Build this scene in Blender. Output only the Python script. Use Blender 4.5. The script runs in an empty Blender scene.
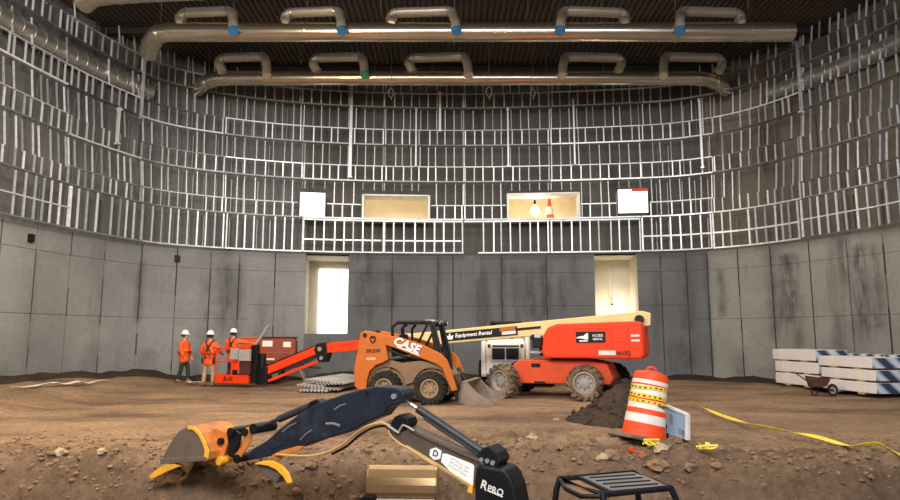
import bpy, bmesh, math, random
from mathutils import Vector, Matrix, noise
random.seed(7)
PI = math.pi
scene = bpy.context.scene
COL = scene.collection

# ------------------------------------------------------------------ camera, sky, lights, exposure
F = 650.0
PITCH = math.radians(7.6)
CAM = Vector((0, 0, 1.6))
cam_data = bpy.data.cameras.new('camera'); cam_data.sensor_width = 36.0; cam_data.lens = F / 900 * 36
cam = bpy.data.objects.new('camera', cam_data); COL.objects.link(cam)
cam.location = CAM; cam.rotation_euler = (PI / 2 + PITCH, 0, 0)
scene.camera = cam
cam_data.clip_end = 200

world = bpy.data.worlds.new('sky'); scene.world = world; world.use_nodes = True
world.node_tree.nodes['Background'].inputs[0].default_value = (0.80, 0.88, 1.0, 1)
world.node_tree.nodes['Background'].inputs[1].default_value = 0.55

def area(name, loc, target, sx, sy, power, color):
    l = bpy.data.lights.new(name, 'AREA'); l.shape = 'RECTANGLE'; l.size = sx; l.size_y = sy
    l.energy = power; l.color = color
    o = bpy.data.objects.new(name, l); COL.objects.link(o)
    o.location = loc
    o.rotation_euler = (Vector(target) - Vector(loc)).to_track_quat('-Z', 'Y').to_euler()
    return o
area('overhead_fill', (0, 16.5, 10.4), (0, 16.6, 0), 16, 6, 1500, (1.0, 0.90, 0.78))  # added soft panel under the roof to brighten the ground
area('daylight_fill', (0, -2.0, 9.6), (0, 24, 5.0), 18, 4, 3600, (0.97, 0.985, 1.0))  # added panel standing in for daylight through the open end
area('warm_fill', (-6.5, 8.5, 8.0), (-7.0, 17, 0), 1.2, 1.2, 1100, (1.0, 0.80, 0.55))  # unseen lamp added to brighten the soil on the workers' side
area('warm_fill.001', (1.2, 0.3, 2.6), (-0.4, 7, 0), 0.5, 0.5, 60, (1.0, 0.82, 0.58))  # added near the camera for warm highlights on the digger

scene.view_settings.view_transform = 'Standard'
scene.view_settings.look = 'None'
scene.view_settings.exposure = 0.0
scene.view_settings.gamma = 1.0
scene.view_settings.use_curve_mapping = False

# ------------------------------------------------------------------ picture <-> place
SP, CP = math.sin(PITCH), math.cos(PITCH)
def ray(px, py):
    u = (px - 450) / F; v = (250 - py) / F
    return Vector((u, CP - v * SP, SP + v * CP))
def P(px, py, d):
    r = ray(px, py); return CAM + r * (d / r.y)
def G(px, py, z=0.0):
    r = ray(px, py); return CAM + r * ((z - CAM.z) / r.z)
def proj(p):
    q = Vector(p) - CAM
    dep = q.y * CP + q.z * SP
    return 450 + F * q.x / dep, 250 - F * (-q.y * SP + q.z * CP) / dep

# ------------------------------------------------------------------ materials
def lin(c):
    return tuple(((v / 255) / 12.92 if v / 255 <= 0.04045 else ((v / 255 + 0.055) / 1.055) ** 2.4) for v in c) + (1.0,)
class NT:
    def __init__(s, name):
        s.m = bpy.data.materials.new(name); s.m.use_nodes = True
        s.t = s.m.node_tree; s.b = s.t.nodes['Principled BSDF']
    def n(s, typ, **kw):
        x = s.t.nodes.new(typ)
        for k, v in kw.items(): setattr(x, k, v)
        return x
    def link(s, a, b): s.t.links.new(a, b)
    def noise(s, scale, detail=4, vec=None, rough=0.55):
        x = s.n('ShaderNodeTexNoise'); x.inputs['Scale'].default_value = scale
        x.inputs['Detail'].default_value = detail; x.inputs['Roughness'].default_value = rough
        if vec is not None: s.link(vec, x.inputs['Vector'])
        return x.outputs['Fac']
    def ramp(s, fac, stops):
        x = s.n('ShaderNodeValToRGB'); e = x.color_ramp.elements
        e[0].position, e[0].color = stops[0]; e[1].position, e[1].color = stops[-1]
        for p, c in stops[1:-1]:
            q = e.new(p); q.color = c
        s.link(fac, x.inputs[0]); return x.outputs[0]
    def mix(s, fac, a, b, blend='MIX'):
        x = s.n('ShaderNodeMix', data_type='RGBA', blend_type=blend)
        for sock, v in ((x.inputs[0], fac), (x.inputs[6], a), (x.inputs[7], b)):
            if hasattr(v, 'is_linked') or hasattr(v, 'links'): s.link(v, sock)
            else: sock.default_value = v
        return x.outputs[2]
    def bump(s, h, strength=0.3, dist=0.02):
        x = s.n('ShaderNodeBump'); x.inputs['Strength'].default_value = strength; x.inputs['Distance'].default_value = dist
        s.link(h, x.inputs['Height']); s.link(x.outputs[0], s.b.inputs['Normal'])
    def coord(s, kind='Object', scale=(1, 1, 1)):
        c = s.n('ShaderNodeTexCoord'); mp = s.n('ShaderNodeMapping'); mp.inputs['Scale'].default_value = scale
        s.link(c.outputs[kind], mp.inputs[0]); return mp.outputs[0]
def g(v): return (v, v, v, 1)
def mat(name, rgb, rough=0.5, metal=0.0, var=0.12, scale=6.0, dirt=0.0, dirt_rgb=(120, 98, 76), bump=0.0, dirt_scale=2.5):
    t = NT(name); t.b.inputs['Roughness'].default_value = rough; t.b.inputs['Metallic'].default_value = metal
    t.b.inputs['Specular IOR Level'].default_value = 0.28
    v = t.coord()
    f = t.noise(scale, 4, v)
    c = t.mix(1.0, lin(rgb), t.ramp(f, [(0.3, g(1 - var)), (0.7, g(1 + var))]), 'MULTIPLY')
    if dirt > 0:
        d = t.noise(dirt_scale, 6, v, 0.7)
        lo = 0.62 - 0.35 * dirt
        c = t.mix(t.ramp(d, [(lo, g(0)), (lo + 0.22, g(min(1, dirt * 1.3)))]), c, lin(dirt_rgb))
    t.link(c, t.b.inputs['Base Color'])
    if bump: t.bump(t.noise(scale * 5, 5, v), bump)
    return t.m
def emit(name, rgb, strength):
    t = NT(name); t.b.inputs['Base Color'].default_value = lin(rgb)
    t.b.inputs['Emission Color'].default_value = lin(rgb); t.b.inputs['Emission Strength'].default_value = strength
    return t.m

def steel_material(name, lo, hi, rough=0.38, metal=0.55):
    t = NT(name); t.b.inputs['Metallic'].default_value = metal; t.b.inputs['Roughness'].default_value = rough
    oi = t.n('ShaderNodeObjectInfo')
    c = t.ramp(oi.outputs['Random'], [(0, lin(lo)), (1, lin(hi))])
    f = t.noise(5, 4, t.coord())
    c = t.mix(1.0, c, t.ramp(f, [(0.3, g(0.82)), (0.7, g(1.1))]), 'MULTIPLY')
    t.link(c, t.b.inputs['Base Color']); return t.m

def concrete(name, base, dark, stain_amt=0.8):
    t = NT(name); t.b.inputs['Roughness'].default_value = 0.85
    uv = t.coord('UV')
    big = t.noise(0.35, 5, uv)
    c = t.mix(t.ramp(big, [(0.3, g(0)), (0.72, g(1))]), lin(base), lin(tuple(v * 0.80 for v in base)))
    st = t.noise(1.0, 6, t.coord('UV', (0.9, 0.16, 1)), 0.65)
    c = t.mix(t.ramp(st, [(0.56, g(0)), (0.70, g(stain_amt))]), c, lin(dark))
    at = t.n('ShaderNodeAttribute', attribute_name='stain'); ms = t.n('ShaderNodeMath', operation='MULTIPLY')
    brk = t.ramp(t.noise(1.0, 6, t.coord('UV', (5.0, 1.1, 1)), 0.7), [(0.36, g(0.15)), (0.58, g(1))])
    t.link(at.outputs['Fac'], ms.inputs[0]); t.link(brk, ms.inputs[1])
    c = t.mix(ms.outputs[0], c, lin(tuple(v * 0.72 for v in dark)))
    st2 = t.noise(1.0, 3, t.coord('UV', (3.0, 0.3, 1)), 0.6)
    c = t.mix(t.ramp(st2, [(0.60, g(0)), (0.78, g(stain_amt * 0.7))]), c, lin(dark))
    pale = t.noise(1.0, 4, t.coord('UV', (0.5, 0.9, 1)), 0.6)
    c = t.mix(t.ramp(pale, [(0.55, g(0)), (0.8, g(0.35))]), c, lin(tuple(min(255, v * 1.18) for v in base)))
    fine = t.noise(7, 5, uv)
    c = t.mix(1.0, c, t.ramp(fine, [(0.3, g(0.92)), (0.7, g(1.06))]), 'MULTIPLY')
    t.link(c, t.b.inputs['Base Color'])
    t.bump(fine, 0.12, 0.02); return t.m

def soil(name, a, b, dark, patch=0.9, dug_dimmed=(112, 89, 71)):
    t = NT(name); t.b.inputs['Roughness'].default_value = 0.95
    t.b.inputs['Specular IOR Level'].default_value = 0.15
    ob = t.coord('Object')
    n1 = t.noise(0.6, 6, ob, 0.6)
    c = t.mix(t.ramp(n1, [(0.35, g(0)), (0.68, g(1))]), lin(a), lin(b))
    wet = t.noise(1.0, 5, t.coord('Object', (0.22, 0.6, 1)), 0.66)
    c = t.mix(t.ramp(wet, [(0.47, g(0)), (0.62, g(patch))]), c, lin(dark))
    at = t.n('ShaderNodeAttribute', attribute_name='dug_dimmed')
    c = t.mix(at.outputs['Fac'], c, lin(dug_dimmed))  # excavated soil tone, also darkened to offset strong light on the bank
    n3 = t.noise(9, 6, ob, 0.7)
    c = t.mix(1.0, c, t.ramp(n3, [(0.28, g(0.58)), (0.72, g(1.28))]), 'MULTIPLY')
    t.link(c, t.b.inputs['Base Color'])
    t.bump(t.noise(13, 8, ob, 0.75), 0.9, 0.06); return t.m

M = {}
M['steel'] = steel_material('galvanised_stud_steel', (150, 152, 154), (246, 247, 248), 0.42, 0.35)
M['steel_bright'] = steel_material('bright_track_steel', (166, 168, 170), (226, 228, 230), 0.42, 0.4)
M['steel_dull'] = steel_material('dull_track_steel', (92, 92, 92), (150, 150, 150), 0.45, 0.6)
M['duct'] = mat('duct_sheet_metal', (200, 188, 168), 0.22, 0.9, 0.08, 1.2)
M['duct_dull'] = mat('wall_duct_metal', (185, 180, 172), 0.3, 0.8, 0.12, 3)
M['bypass'] = mat('bypass_sheet_metal', (206, 198, 184), 0.3, 0.5, 0.08, 3)
M['blue_tape'] = mat('blue_film', (58, 110, 150), 0.4)
M['green_tape'] = mat('green_film', (80, 140, 110), 0.4)
M['deck'] = mat('roof_deck', (84, 76, 66), 0.6, 0.1, 0.2, 0.6)
M['beam'] = mat('roof_beam', (48, 45, 42), 0.6, 0.2)
M['conc_l'] = concrete('concrete_workers_side', (138, 138, 136), (92, 91, 89), 0.7)
M['conc_b'] = concrete('concrete_end_wall', (106, 107, 108), (66, 66, 67), 0.9)
M['conc_r'] = concrete('concrete_lumber_side', (148, 143, 135), (84, 80, 75), 0.8)
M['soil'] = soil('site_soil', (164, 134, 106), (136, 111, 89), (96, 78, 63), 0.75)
M['soil_dark'] = soil('dark_spoil', (78, 63, 52), (62, 50, 42), (46, 38, 33), 0.5)
M['clod'] = mat('soil_clod', (132, 104, 80), 0.95, 0, 0.25, 8, bump=0.6)
M['stone'] = mat('pale_stone', (170, 146, 120), 0.9, 0, 0.2, 6, bump=0.4)
M['joint'] = mat('dirty_joint_filler', (78, 75, 72), 0.9)
M['beige'] = mat('beige_board', (216, 204, 176), 0.8, 0, 0.06, 2)
M['beige_pale'] = mat('pale_board', (190, 182, 164), 0.8, 0, 0.06, 2)
M['daylight'] = emit('daylit_sheeting', (255, 255, 252), 2.2)
M['white_trim'] = mat('white_trim', (225, 224, 218), 0.6)
M['case_orange'] = mat('loader_orange', (186, 98, 36), 0.55, 0, 0.1, 4, 0.34, (128, 100, 74))
M['case_dusty'] = mat('dusty_chassis', (132, 108, 84), 0.85, 0, 0.16, 5, 0.4, (100, 84, 68))
M['black'] = mat('black_paint', (24, 24, 26), 0.5, 0.1, 0.2, 6, 0.12, (80, 70, 60))
M['rubber'] = mat('tire_rubber', (40, 37, 34), 0.9, 0, 0.2, 8, 0.30, (96, 80, 64))
M['rubber_mud'] = mat('muddy_tire_rubber', (74, 64, 54), 0.9, 0, 0.2, 8, 0.65, (140, 118, 92))
M['rim_dusty'] = mat('dusty_rim', (150, 126, 98), 0.7, 0.1, 0.15, 6, 0.3)
M['rim_grey'] = mat('grey_rim', (158, 150, 142), 0.55, 0.3, 0.1, 6, 0.25)
M['bucket_grey'] = mat('worn_bucket_steel', (138, 124, 108), 0.6, 0.25, 0.2, 5, 0.35, (118, 98, 78))
M['white_text'] = mat('white_lettering', (240, 240, 236), 0.5, 0, 0.02)
M['dark_text'] = mat('dark_lettering', (60, 36, 24), 0.6, 0, 0.05)
M['lift_red'] = mat('lift_orange_red', (232, 62, 22), 0.42, 0, 0.06, 2, 0.06, (140, 90, 66))
M['lift_red_dirty'] = mat('dusty_lift_red', (206, 76, 40), 0.6, 0, 0.1, 4, 0.28, (140, 100, 74))
M['cream'] = mat('cream_boom_paint', (222, 196, 138), 0.5, 0, 0.05, 3, 0.1)
M['loader_white'] = mat('white_loader_paint', (216, 212, 204), 0.5, 0, 0.06, 3, 0.15)
M['silver'] = mat('silver_metal', (200, 200, 200), 0.3, 0.7, 0.05)
M['chrome'] = mat('chrome_rod', (235, 235, 235), 0.15, 0.95, 0.02)
M['grey_box'] = mat('grey_plastic', (158, 154, 148), 0.6)
M['brick_red'] = mat('brick_red_paint', (140, 62, 46), 0.6, 0, 0.12, 3, 0.2, (96, 70, 58))
M['white_label'] = mat('white_decal', (225, 218, 210), 0.6, 0, 0.05)
M['pale_wrap'] = mat('white_wrap', (222, 212, 206), 0.65, 0, 0.05, 3, 0.06, (170, 150, 130))
M['drum'] = mat('orange_plastic', (238, 76, 36), 0.5, 0, 0.06, 6, 0.08)
M['drum_white'] = mat('reflective_white', (222, 214, 204), 0.5, 0, 0.08, 8, 0.15, (170, 150, 130))
M['tape'] = mat('yellow_tape', (226, 196, 60), 0.5, 0, 0.15, 12, 0.1, (120, 90, 40))
M['tape_print'] = mat('tape_print', (90, 74, 30), 0.6)
M['drum_base'] = mat('rubber_base', (112, 98, 84), 0.85, 0, 0.15, 6)
M['board'] = mat('blue_white_board', (150, 172, 196), 0.4, 0, 0.1, 3, 0.12, (90, 100, 110))
M['boom_navy'] = mat('navy_boom_paint', (38, 42, 54), 0.4, 0.1, 0.25, 5, 0.22, (104, 104, 104))
M['boom_brown'] = mat('dull_boom_side', (92, 78, 68), 0.5, 0.1, 0.15, 4, 0.3, (126, 98, 74))
M['casting'] = mat('black_casting', (24, 25, 30), 0.45, 0.2, 0.15, 5, 0.1, (70, 60, 52))
M['cylinder'] = mat('cylinder_barrel', (62, 62, 64), 0.4, 0.3, 0.15, 8, 0.15)
M['dig_yellow'] = mat('digger_yellow', (244, 176, 58), 0.35, 0, 0.08, 6, 0.12, (120, 92, 66))
M['dig_orange'] = mat('worn_orange_yellow', (206, 122, 52), 0.5, 0, 0.15, 6, 0.5, (112, 84, 64))
M['dig_grey'] = mat('worn_bucket_shell', (112, 98, 84), 0.6, 0.15, 0.15, 5, 0.35, (92, 76, 62))
M['hose'] = mat('tan_hose', (186, 150, 96), 0.6)
M['tank'] = mat('tan_metal_sheet', (168, 136, 98), 0.3, 0.6, 0.1, 3, 0.1)
M['canopy'] = mat('canopy_panel', (112, 110, 108), 0.5, 0.1, 0.15, 3, 0.25, (130, 112, 94))
M['hivis'] = mat('hi_vis_orange', (250, 92, 32), 0.7, 0, 0.08, 10)
M['hivis_stripe'] = mat('reflective_stripe', (230, 226, 190), 0.4)
M['helmet'] = mat('white_helmet', (236, 234, 228), 0.35, 0, 0.02)
M['skin'] = mat('skin', (190, 138, 108), 0.6, 0, 0.04)
M['hair'] = mat('dark_hair', (40, 30, 24), 0.8)
M['khaki'] = mat('khaki_cloth', (170, 146, 116), 0.85, 0, 0.1, 8)
M['green_cloth'] = mat('dark_green_cloth', (42, 56, 50), 0.85, 0, 0.1, 8)
M['dark_cloth'] = mat('dark_cloth', (48, 42, 42), 0.85, 0, 0.1, 8)
M['boot'] = mat('work_boot', (128, 94, 66), 0.8)
M['strap'] = mat('harness_strap', (52, 44, 40), 0.7)
M['red_vest'] = mat('red_vest', (226, 66, 46), 0.7)
M['zinc'] = mat('zinc_deck_sheet', (205, 203, 198), 0.35, 0.5, 0.12, 4)
M['rust'] = mat('rusty_steel', (78, 50, 38), 0.75, 0.2, 0.3, 6)
M['wood'] = mat('timber', (186, 152, 108), 0.8, 0, 0.12, 6)
M['cone'] = mat('cone_orange', (244, 96, 56), 0.5)
M['wire'] = mat('wire', (110, 106, 100), 0.5, 0.3)
M['lamp'] = emit('lit_bulb', (255, 240, 210), 25)
M['red_sign'] = mat('red_sign', (200, 60, 50), 0.5)
# striped plastic wrap on the lumber ends
def stripe_material():
    t = NT('blue_striped_wrap'); t.b.inputs['Roughness'].default_value = 0.45
    w = t.n('ShaderNodeTexWave', wave_type='BANDS', bands_direction='DIAGONAL'); w.inputs['Scale'].default_value = 1.1
    w.inputs['Distortion'].default_value = 1.2; w.inputs['Detail'].default_value = 1
    t.link(t.coord(), w.inputs['Vector'])
    c = t.ramp(w.outputs['Fac'], [(0.30, lin((54, 62, 78))), (0.42, lin((118, 150, 190))), (0.7, lin((150, 170, 196))), (0.85, lin((206, 208, 206)))])
    t.link(c, t.b.inputs['Base Color']); return t.m
M['wrap_end'] = stripe_material()

# ------------------------------------------------------------------ mesh building
def frame(origin, xd, zd):
    x = Vector(xd).normalized(); z = Vector(zd); z = (z - x * z.dot(x)).normalized(); y = z.cross(x)
    m = Matrix((x, y, z)).transposed().to_4x4(); m.translation = Vector(origin); return m
def root_of(o):
    while o.parent: o = o.parent
    return o
class MB:
    def __init__(s): s.v = []; s.f = []; s.uv = None; s.mi = []; s.cur = 0
    def add(s, vs, fs, mtx=None):
        o = len(s.v)
        for p in vs:
            p = Vector(p); s.v.append(mtx @ p if mtx is not None else p)
        for f in fs: s.f.append([i + o for i in f]); s.mi.append(s.cur)
        return s
    def box(s, c, size, mtx=None):
        c = Vector(c); hx, hy, hz = (k / 2 for k in size)
        vs = [c + Vector((i * hx, j * hy, k * hz)) for i in (-1, 1) for j in (-1, 1) for k in (-1, 1)]
        return s.add(vs, [(0, 1, 3, 2), (4, 6, 7, 5), (0, 4, 5, 1), (2, 3, 7, 6), (0, 2, 6, 4), (1, 5, 7, 3)], mtx)
    def prism(s, poly, y0, y1, mtx=None):
        """outline of (x, z) extruded along local y"""
        n = len(poly)
        vs = [(a, y0, b) for a, b in poly] + [(a, y1, b) for a, b in poly]
        fs = [list(range(n)), list(range(2 * n - 1, n - 1, -1))] + [(i, i + n, (i + 1) % n + n, (i + 1) % n) for i in range(n)]
        return s.add(vs, fs, mtx)
    def tube(s, pts, r, n=8, caps=True, mtx=None, closed=False):
        pts = [Vector(p) for p in pts]; m = len(pts)
        rs = r if isinstance(r, (list, tuple)) else [r] * m
        vs = []; prev = None
        for i, p in enumerate(pts):
            if closed: t = pts[(i + 1) % m] - pts[i - 1]
            else: t = pts[min(i + 1, m - 1)] - pts[max(i - 1, 0)]
            t = t.normalized()
            if prev is None:
                a = Vector((0, 0, 1)) if abs(t.z) < 0.9 else Vector((1, 0, 0))
                u = t.cross(a).normalized()
            else:
                u = (prev - t * prev.dot(t)).normalized()
            prev = u; w = t.cross(u)
            vs += [p + (u * math.cos(2 * PI * k / n) + w * math.sin(2 * PI * k / n)) * rs[i] for k in range(n)]
        fs = []
        for i in range(m if closed else m - 1):
            j = (i + 1) % m
            for k in range(n): fs.append((i * n + k, i * n + (k + 1) % n, j * n + (k + 1) % n, j * n + k))
        if caps and not closed: fs += [list(range(n - 1, -1, -1)), list(range((m - 1) * n, m * n))]
        return s.add(vs, fs, mtx)
    def cyl(s, a, b, r, r2=None, n=16, mtx=None):
        return s.tube([a, b], [r, r if r2 is None else r2], n, True, mtx)
    def lathe(s, prof, n=28, mtx=None, caps=True):
        """prof of (radius, height) turned about local z"""
        m = len(prof)
        vs = [(r * math.cos(2 * PI * k / n), r * math.sin(2 * PI * k / n), h) for r, h in prof for k in range(n)]
        fs = [(i * n + k, i * n + (k + 1) % n, (i + 1) * n + (k + 1) % n, (i + 1) * n + k) for i in range(m - 1) for k in range(n)]
        if caps: fs += [list(range(n - 1, -1, -1)), list(range((m - 1) * n, m * n))]
        return s.add(vs, fs, mtx)
    def build(s, name, m, parent=None, smooth=False, bevel=0, world=False, autos=None):
        inv = root_of(parent).matrix_world.inverted() if (parent and world) else None
        me = bpy.data.meshes.new(name)
        me.from_pydata([tuple(inv @ v if inv else v) for v in s.v], [], s.f)
        bm = bmesh.new(); bm.from_mesh(me); bmesh.ops.recalc_face_normals(bm, faces=bm.faces); bm.to_mesh(me); bm.free()
        for x in (m if isinstance(m, list) else [m]): me.materials.append(x)
        if isinstance(m, list):
            for p, k in zip(me.polygons, s.mi): p.material_index = k
        if smooth: me.shade_smooth() if hasattr(me, 'shade_smooth') else None
        if autos: me.set_sharp_from_angle(angle=autos)
        o = bpy.data.objects.new(name, me); COL.objects.link(o)
        if parent: o.parent = parent
        if bevel:
            b = o.modifiers.new('bevel', 'BEVEL'); b.width = bevel; b.segments = 2; b.limit_method = 'ANGLE'; b.angle_limit = 0.6
        return o
SM = math.radians(40)
def tag(o, label, cat, group=None):
    o['label'] = label; o['category'] = cat
    if group: o['group'] = group
    return o
def thing(name, loc, rz, label, cat, group=None):
    o = bpy.data.objects.new(name, None); COL.objects.link(o)
    o.location = loc; o.rotation_euler = (0, 0, rz); o.empty_display_size = 0.2
    o.matrix_world = Matrix.Translation(Vector(loc)) @ Matrix.Rotation(rz, 4, 'Z')
    return tag(o, label, cat, group)
def struct(o): o['kind'] = 'structure'; return o
def text(body, size, mtx, m, parent, name, depth=0.004, world=False, shear=0.0, sx=1.0, align='CENTER', bold=0.014):
    cu = bpy.data.curves.new(name, 'FONT'); cu.body = body; cu.size = size; cu.extrude = depth
    cu.align_x = align; cu.align_y = 'CENTER'; cu.shear = shear; cu.resolution_u = 2; cu.offset = size * bold
    to = bpy.data.objects.new('tmp', cu); COL.objects.link(to)
    me = bpy.data.meshes.new_from_object(to.evaluated_get(bpy.context.evaluated_depsgraph_get()))
    bpy.data.objects.remove(to); bpy.data.curves.remove(cu)
    full = (root_of(parent).matrix_world.inverted() if world and parent else Matrix()) @ mtx @ Matrix.Diagonal((sx, 1, 1, 1))
    me.transform(full); me.materials.clear(); me.materials.append(m); me.name = name
    o = bpy.data.objects.new(name, me); COL.objects.link(o); o.parent = parent
    return o
def text_frame(origin, right, up):
    x = Vector(right).normalized(); y = Vector(up); y = (y - x * y.dot(x)).normalized(); z = x.cross(y)
    m = Matrix((x, y, z)).transposed().to_4x4(); m.translation = Vector(origin); return m
def sm(t): t = max(0.0, min(1.0, t)); return t * t * (3 - 2 * t)
def catmull(pts, per=12):
    pts = [Vector(p) for p in pts]; q = [pts[0] * 2 - pts[1]] + pts + [pts[-1] * 2 - pts[-2]]
    out = []
    for i in range(1, len(q) - 2):
        for k in range(per):
            t = k / per; a, b, c, d = q[i - 1], q[i], q[i + 1], q[i + 2]
            out.append(0.5 * ((2 * b) + (c - a) * t + (2 * a - 5 * b + 4 * c - d) * t * t + (3 * b - a - 3 * c + d) * t ** 3))
    out.append(pts[-1]); return out
# ------------------------------------------------------------------ the hall: plan curve of the stud framing's face
PLAN = [(-13.0, -4), (-13.0, 6), (-12.8, 12), (-12.15, 17.5), (-11.4, 20.9), (-10.0, 23.4), (-5.9, 25.2), (0.4, 25.8),
        (7.3, 25.2), (9.8, 24.4), (11.4, 22.9), (12.7, 20.2), (13.15, 19.0), (14.0, 14.5), (14.2, 6), (14.2, -4)]
_c = catmull([(a, b, 0) for a, b in PLAN], 16)
_len = [0.0]
for a, b in zip(_c, _c[1:]): _len.append(_len[-1] + (b - a).length)
STOT = _len[-1]
def curve(s, off=0.0):
    """point on the plan curve at arc length s, moved off outward; and the tangent"""
    s = max(0.0, min(STOT - 1e-6, s))
    lo, hi = 0, len(_len) - 1
    while hi - lo > 1:
        mid = (lo + hi) // 2
        if _len[mid] <= s: lo = mid
        else: hi = mid
    t = (s - _len[lo]) / (_len[hi] - _len[lo])
    p = _c[lo].lerp(_c[hi], t)
    a = _c[max(lo - 1, 0)]; b = _c[min(hi + 1, len(_c) - 1)]
    tan = (b - a).normalized()
    out = Vector((-tan.y, tan.x, 0))
    return p + out * off, tan, out
S_A = next(l for l, p in zip(_len, _c) if p.y > 8)
S_B = next(l for l, p in zip(reversed(_len), reversed(_c)) if p.y > 8)
def s_at(px, z, off=0.0):
    lo, hi = S_A, S_B
    for _ in range(40):
        m = (lo + hi) / 2; q = curve(m, off)[0]
        if proj((q.x, q.y, z))[0] < px: lo = m
        else: hi = m
    return (lo + hi) / 2

ZT = [4.91, 6.27, 7.82, 9.34, 10.93, 12.25]          # bottoms of the five framing tiers, then the roof
OFF_LOW, OFF_UP = 0.30, 0.80
# openings: (pixel columns, z range, wall offset)
def zpx(py, d): return P(450, py, d).z
DOOR1 = (s_at(305, 3.4, OFF_LOW), s_at(348, 3.4, OFF_LOW), 1.72, 4.86)
DOOR2 = (s_at(595, 3.4, OFF_LOW), s_at(638, 3.4, OFF_LOW), 1.72, 4.86)
WIN2 = (s_at(363, 6.8), s_at(429, 6.8), 6.30, 7.22)
WIN3 = (s_at(508, 6.8), s_at(579, 6.8), 6.30, 7.28)
WIN1 = (s_at(300, 6.8), s_at(325, 6.8), 6.33, 7.28)
WIN4 = (s_at(618.5, 6.8), s_at(648, 6.8), 6.45, 7.40)
OPEN = [DOOR1, DOOR2, WIN1, WIN2, WIN3, WIN4]
JOINTS = [s_at(p, 3.0, OFF_LOW) for p in (33, 68, 102, 139, 175, 209, 238, 274, 392, 438, 453, 502, 547, 662, 688, 709, 740, 773, 812, 850, 887)]
JOINTS += [JOINTS[0] - 1.25 * k for k in range(1, 9)] + [JOINTS[20] + 1.2 * k for k in range(1, 9)]
HJ = [(2.25, lambda s: s < s_at(250, 3) or s > s_at(690, 3)), (2.8, lambda s: s_at(250, 3) <= s <= s_at(690, 3)), (4.12, lambda s: True)]

STAINS = [(10, .5, -.2, .7, .9), (139, .22, 2.1, 4.2, .95), (152, .45, -.2, 1.1, .55), (205, .3, 1.0, 4.0, .5), (228, .55, 1.8, 4.2, .8), (238, .3, 1.5, 4.4, .7), (262, .4, .2, 3.0, .5), (100, .2, .5, 4.7, .4), (33, .25, .3, 4.0, .35),
          (362, .4, 2.4, 4.2, .7), (392, .3, 2.6, 4.2, .8), (380, .9, 2.6, 3.4, .4), (438, .2, .5, 4.8, .8), (480, .4, 2.8, 4.0, .5), (502, .22, .5, 4.8, .7), (530, .5, 2.4, 4.3, .7), (546, .4, 2.4, 4.6, .9), (562, .3, 2.6, 4.0, .7), (575, .3, 3.4, 4.8, .5), (656, .25, 1.0, 4.3, .5),
          (688, .4, .0, 4.6, .7), (680, .6, .0, 1.6, .6), (722, .22, 2.3, 4.1, .9), (709, .16, .3, 4.7, .6), (773, .3, 1.5, 4.8, .8), (790, .55, 2.1, 4.5, 1.0), (796, .3, 1.2, 3.4, .7), (846, .35, 3.4, 4.8, .8), (862, .5, 1.4, 4.5, .95), (876, .35, 1.8, 4.4, .8), (736, .3, .0, 1.0, .6), (833, .25, 1.0, 4.0, .5)]
STAINS = [(s_at(p, 3.0, OFF_LOW), w, a, b, k) for p, w, a, b, k in STAINS]
def stain_at(s, z):
    v = 0.0
    for c, w, a, b, k in STAINS:
        v = max(v, k * max(0.0, 1 - abs(s - c) / w) * sm((z - a) / 0.4 + 0.5) * sm((b - z) / 0.3 + 0.5))
    return v
def wall(name, s0, s1, m, mu):
    ss = {s0, s1}; k = s0
    while k < s1: ss.add(round(k, 4)); k += 0.12
    for j in JOINTS:
        if s0 < j < s1:
            for e in (-0.022, -0.009, 0.009, 0.022): ss.add(j + e)
    for o in OPEN:
        for e in o[:2]:
            if s0 < e < s1: ss.add(e)
    ss = sorted(ss)
    low = [-1.2, 0.0, 0.4, 0.7, 1.0, 1.3, 1.72, 2.0, 2.5, 3.1, 3.8, 4.4, 4.6]
    for z, _ in HJ: low += [z - 0.03, z - 0.012, z + 0.012, z + 0.03]
    low = sorted(low + [3.5, 4.86])
    up = sorted({4.86, 5.6, 6.30, 6.33, 6.45, 7.22, 7.28, 7.40, 8.2, 9.4, 10.6, 12.6})
    rows = [(z, OFF_LOW) for z in low] + [(z, OFF_UP) for z in up]
    mb = MB(); uvs = []
    for z, off in rows:
        for s in ss:
            d = 0.0
            if off == OFF_LOW and z < 4.8:
                if any(abs(s - j) < 0.02 for j in JOINTS) : d = 0.06
                for hz, ok in HJ:
                    if abs(z - hz) < 0.02 and ok(s): d = max(d, 0.02)
            p = curve(s, off + d)[0]
            mb.v.append(Vector((p.x, p.y, z))); uvs.append((s, z))
    n = len(ss)
    for r in range(len(rows) - 1):
        for c in range(n - 1):
            sc = (ss[c] + ss[c + 1]) / 2; zc = (rows[r][0] + rows[r + 1][0]) / 2
            if rows[r][0] != rows[r + 1][0] and any(o[0] < sc < o[1] and o[2] < zc < o[3] for o in OPEN): continue
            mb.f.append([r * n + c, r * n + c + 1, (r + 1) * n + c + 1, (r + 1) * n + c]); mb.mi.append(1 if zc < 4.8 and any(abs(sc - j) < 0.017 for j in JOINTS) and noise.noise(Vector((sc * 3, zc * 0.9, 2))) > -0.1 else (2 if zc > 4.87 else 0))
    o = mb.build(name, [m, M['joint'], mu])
    sa = o.data.attributes.new('stain', 'FLOAT', 'POINT')
    for i_, (s_, z_) in enumerate(uvs): sa.data[i_].value = stain_at(s_, z_) if z_ < 4.87 else 0.0
    uvl = o.data.uv_layers.new(name='UVMap')
    for l in o.data.loops: uvl.data[l.index].uv = uvs[l.vertex_index]
    return struct(o)
SL, SR = DOOR1[0], s_at(709, 3.0, OFF_LOW) + 0.04
wall('wall_left', 0.0, SL, M['conc_l'], concrete('upper_wall_workers_side', (106, 106, 105), (66, 65, 64), 0.8))
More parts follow.
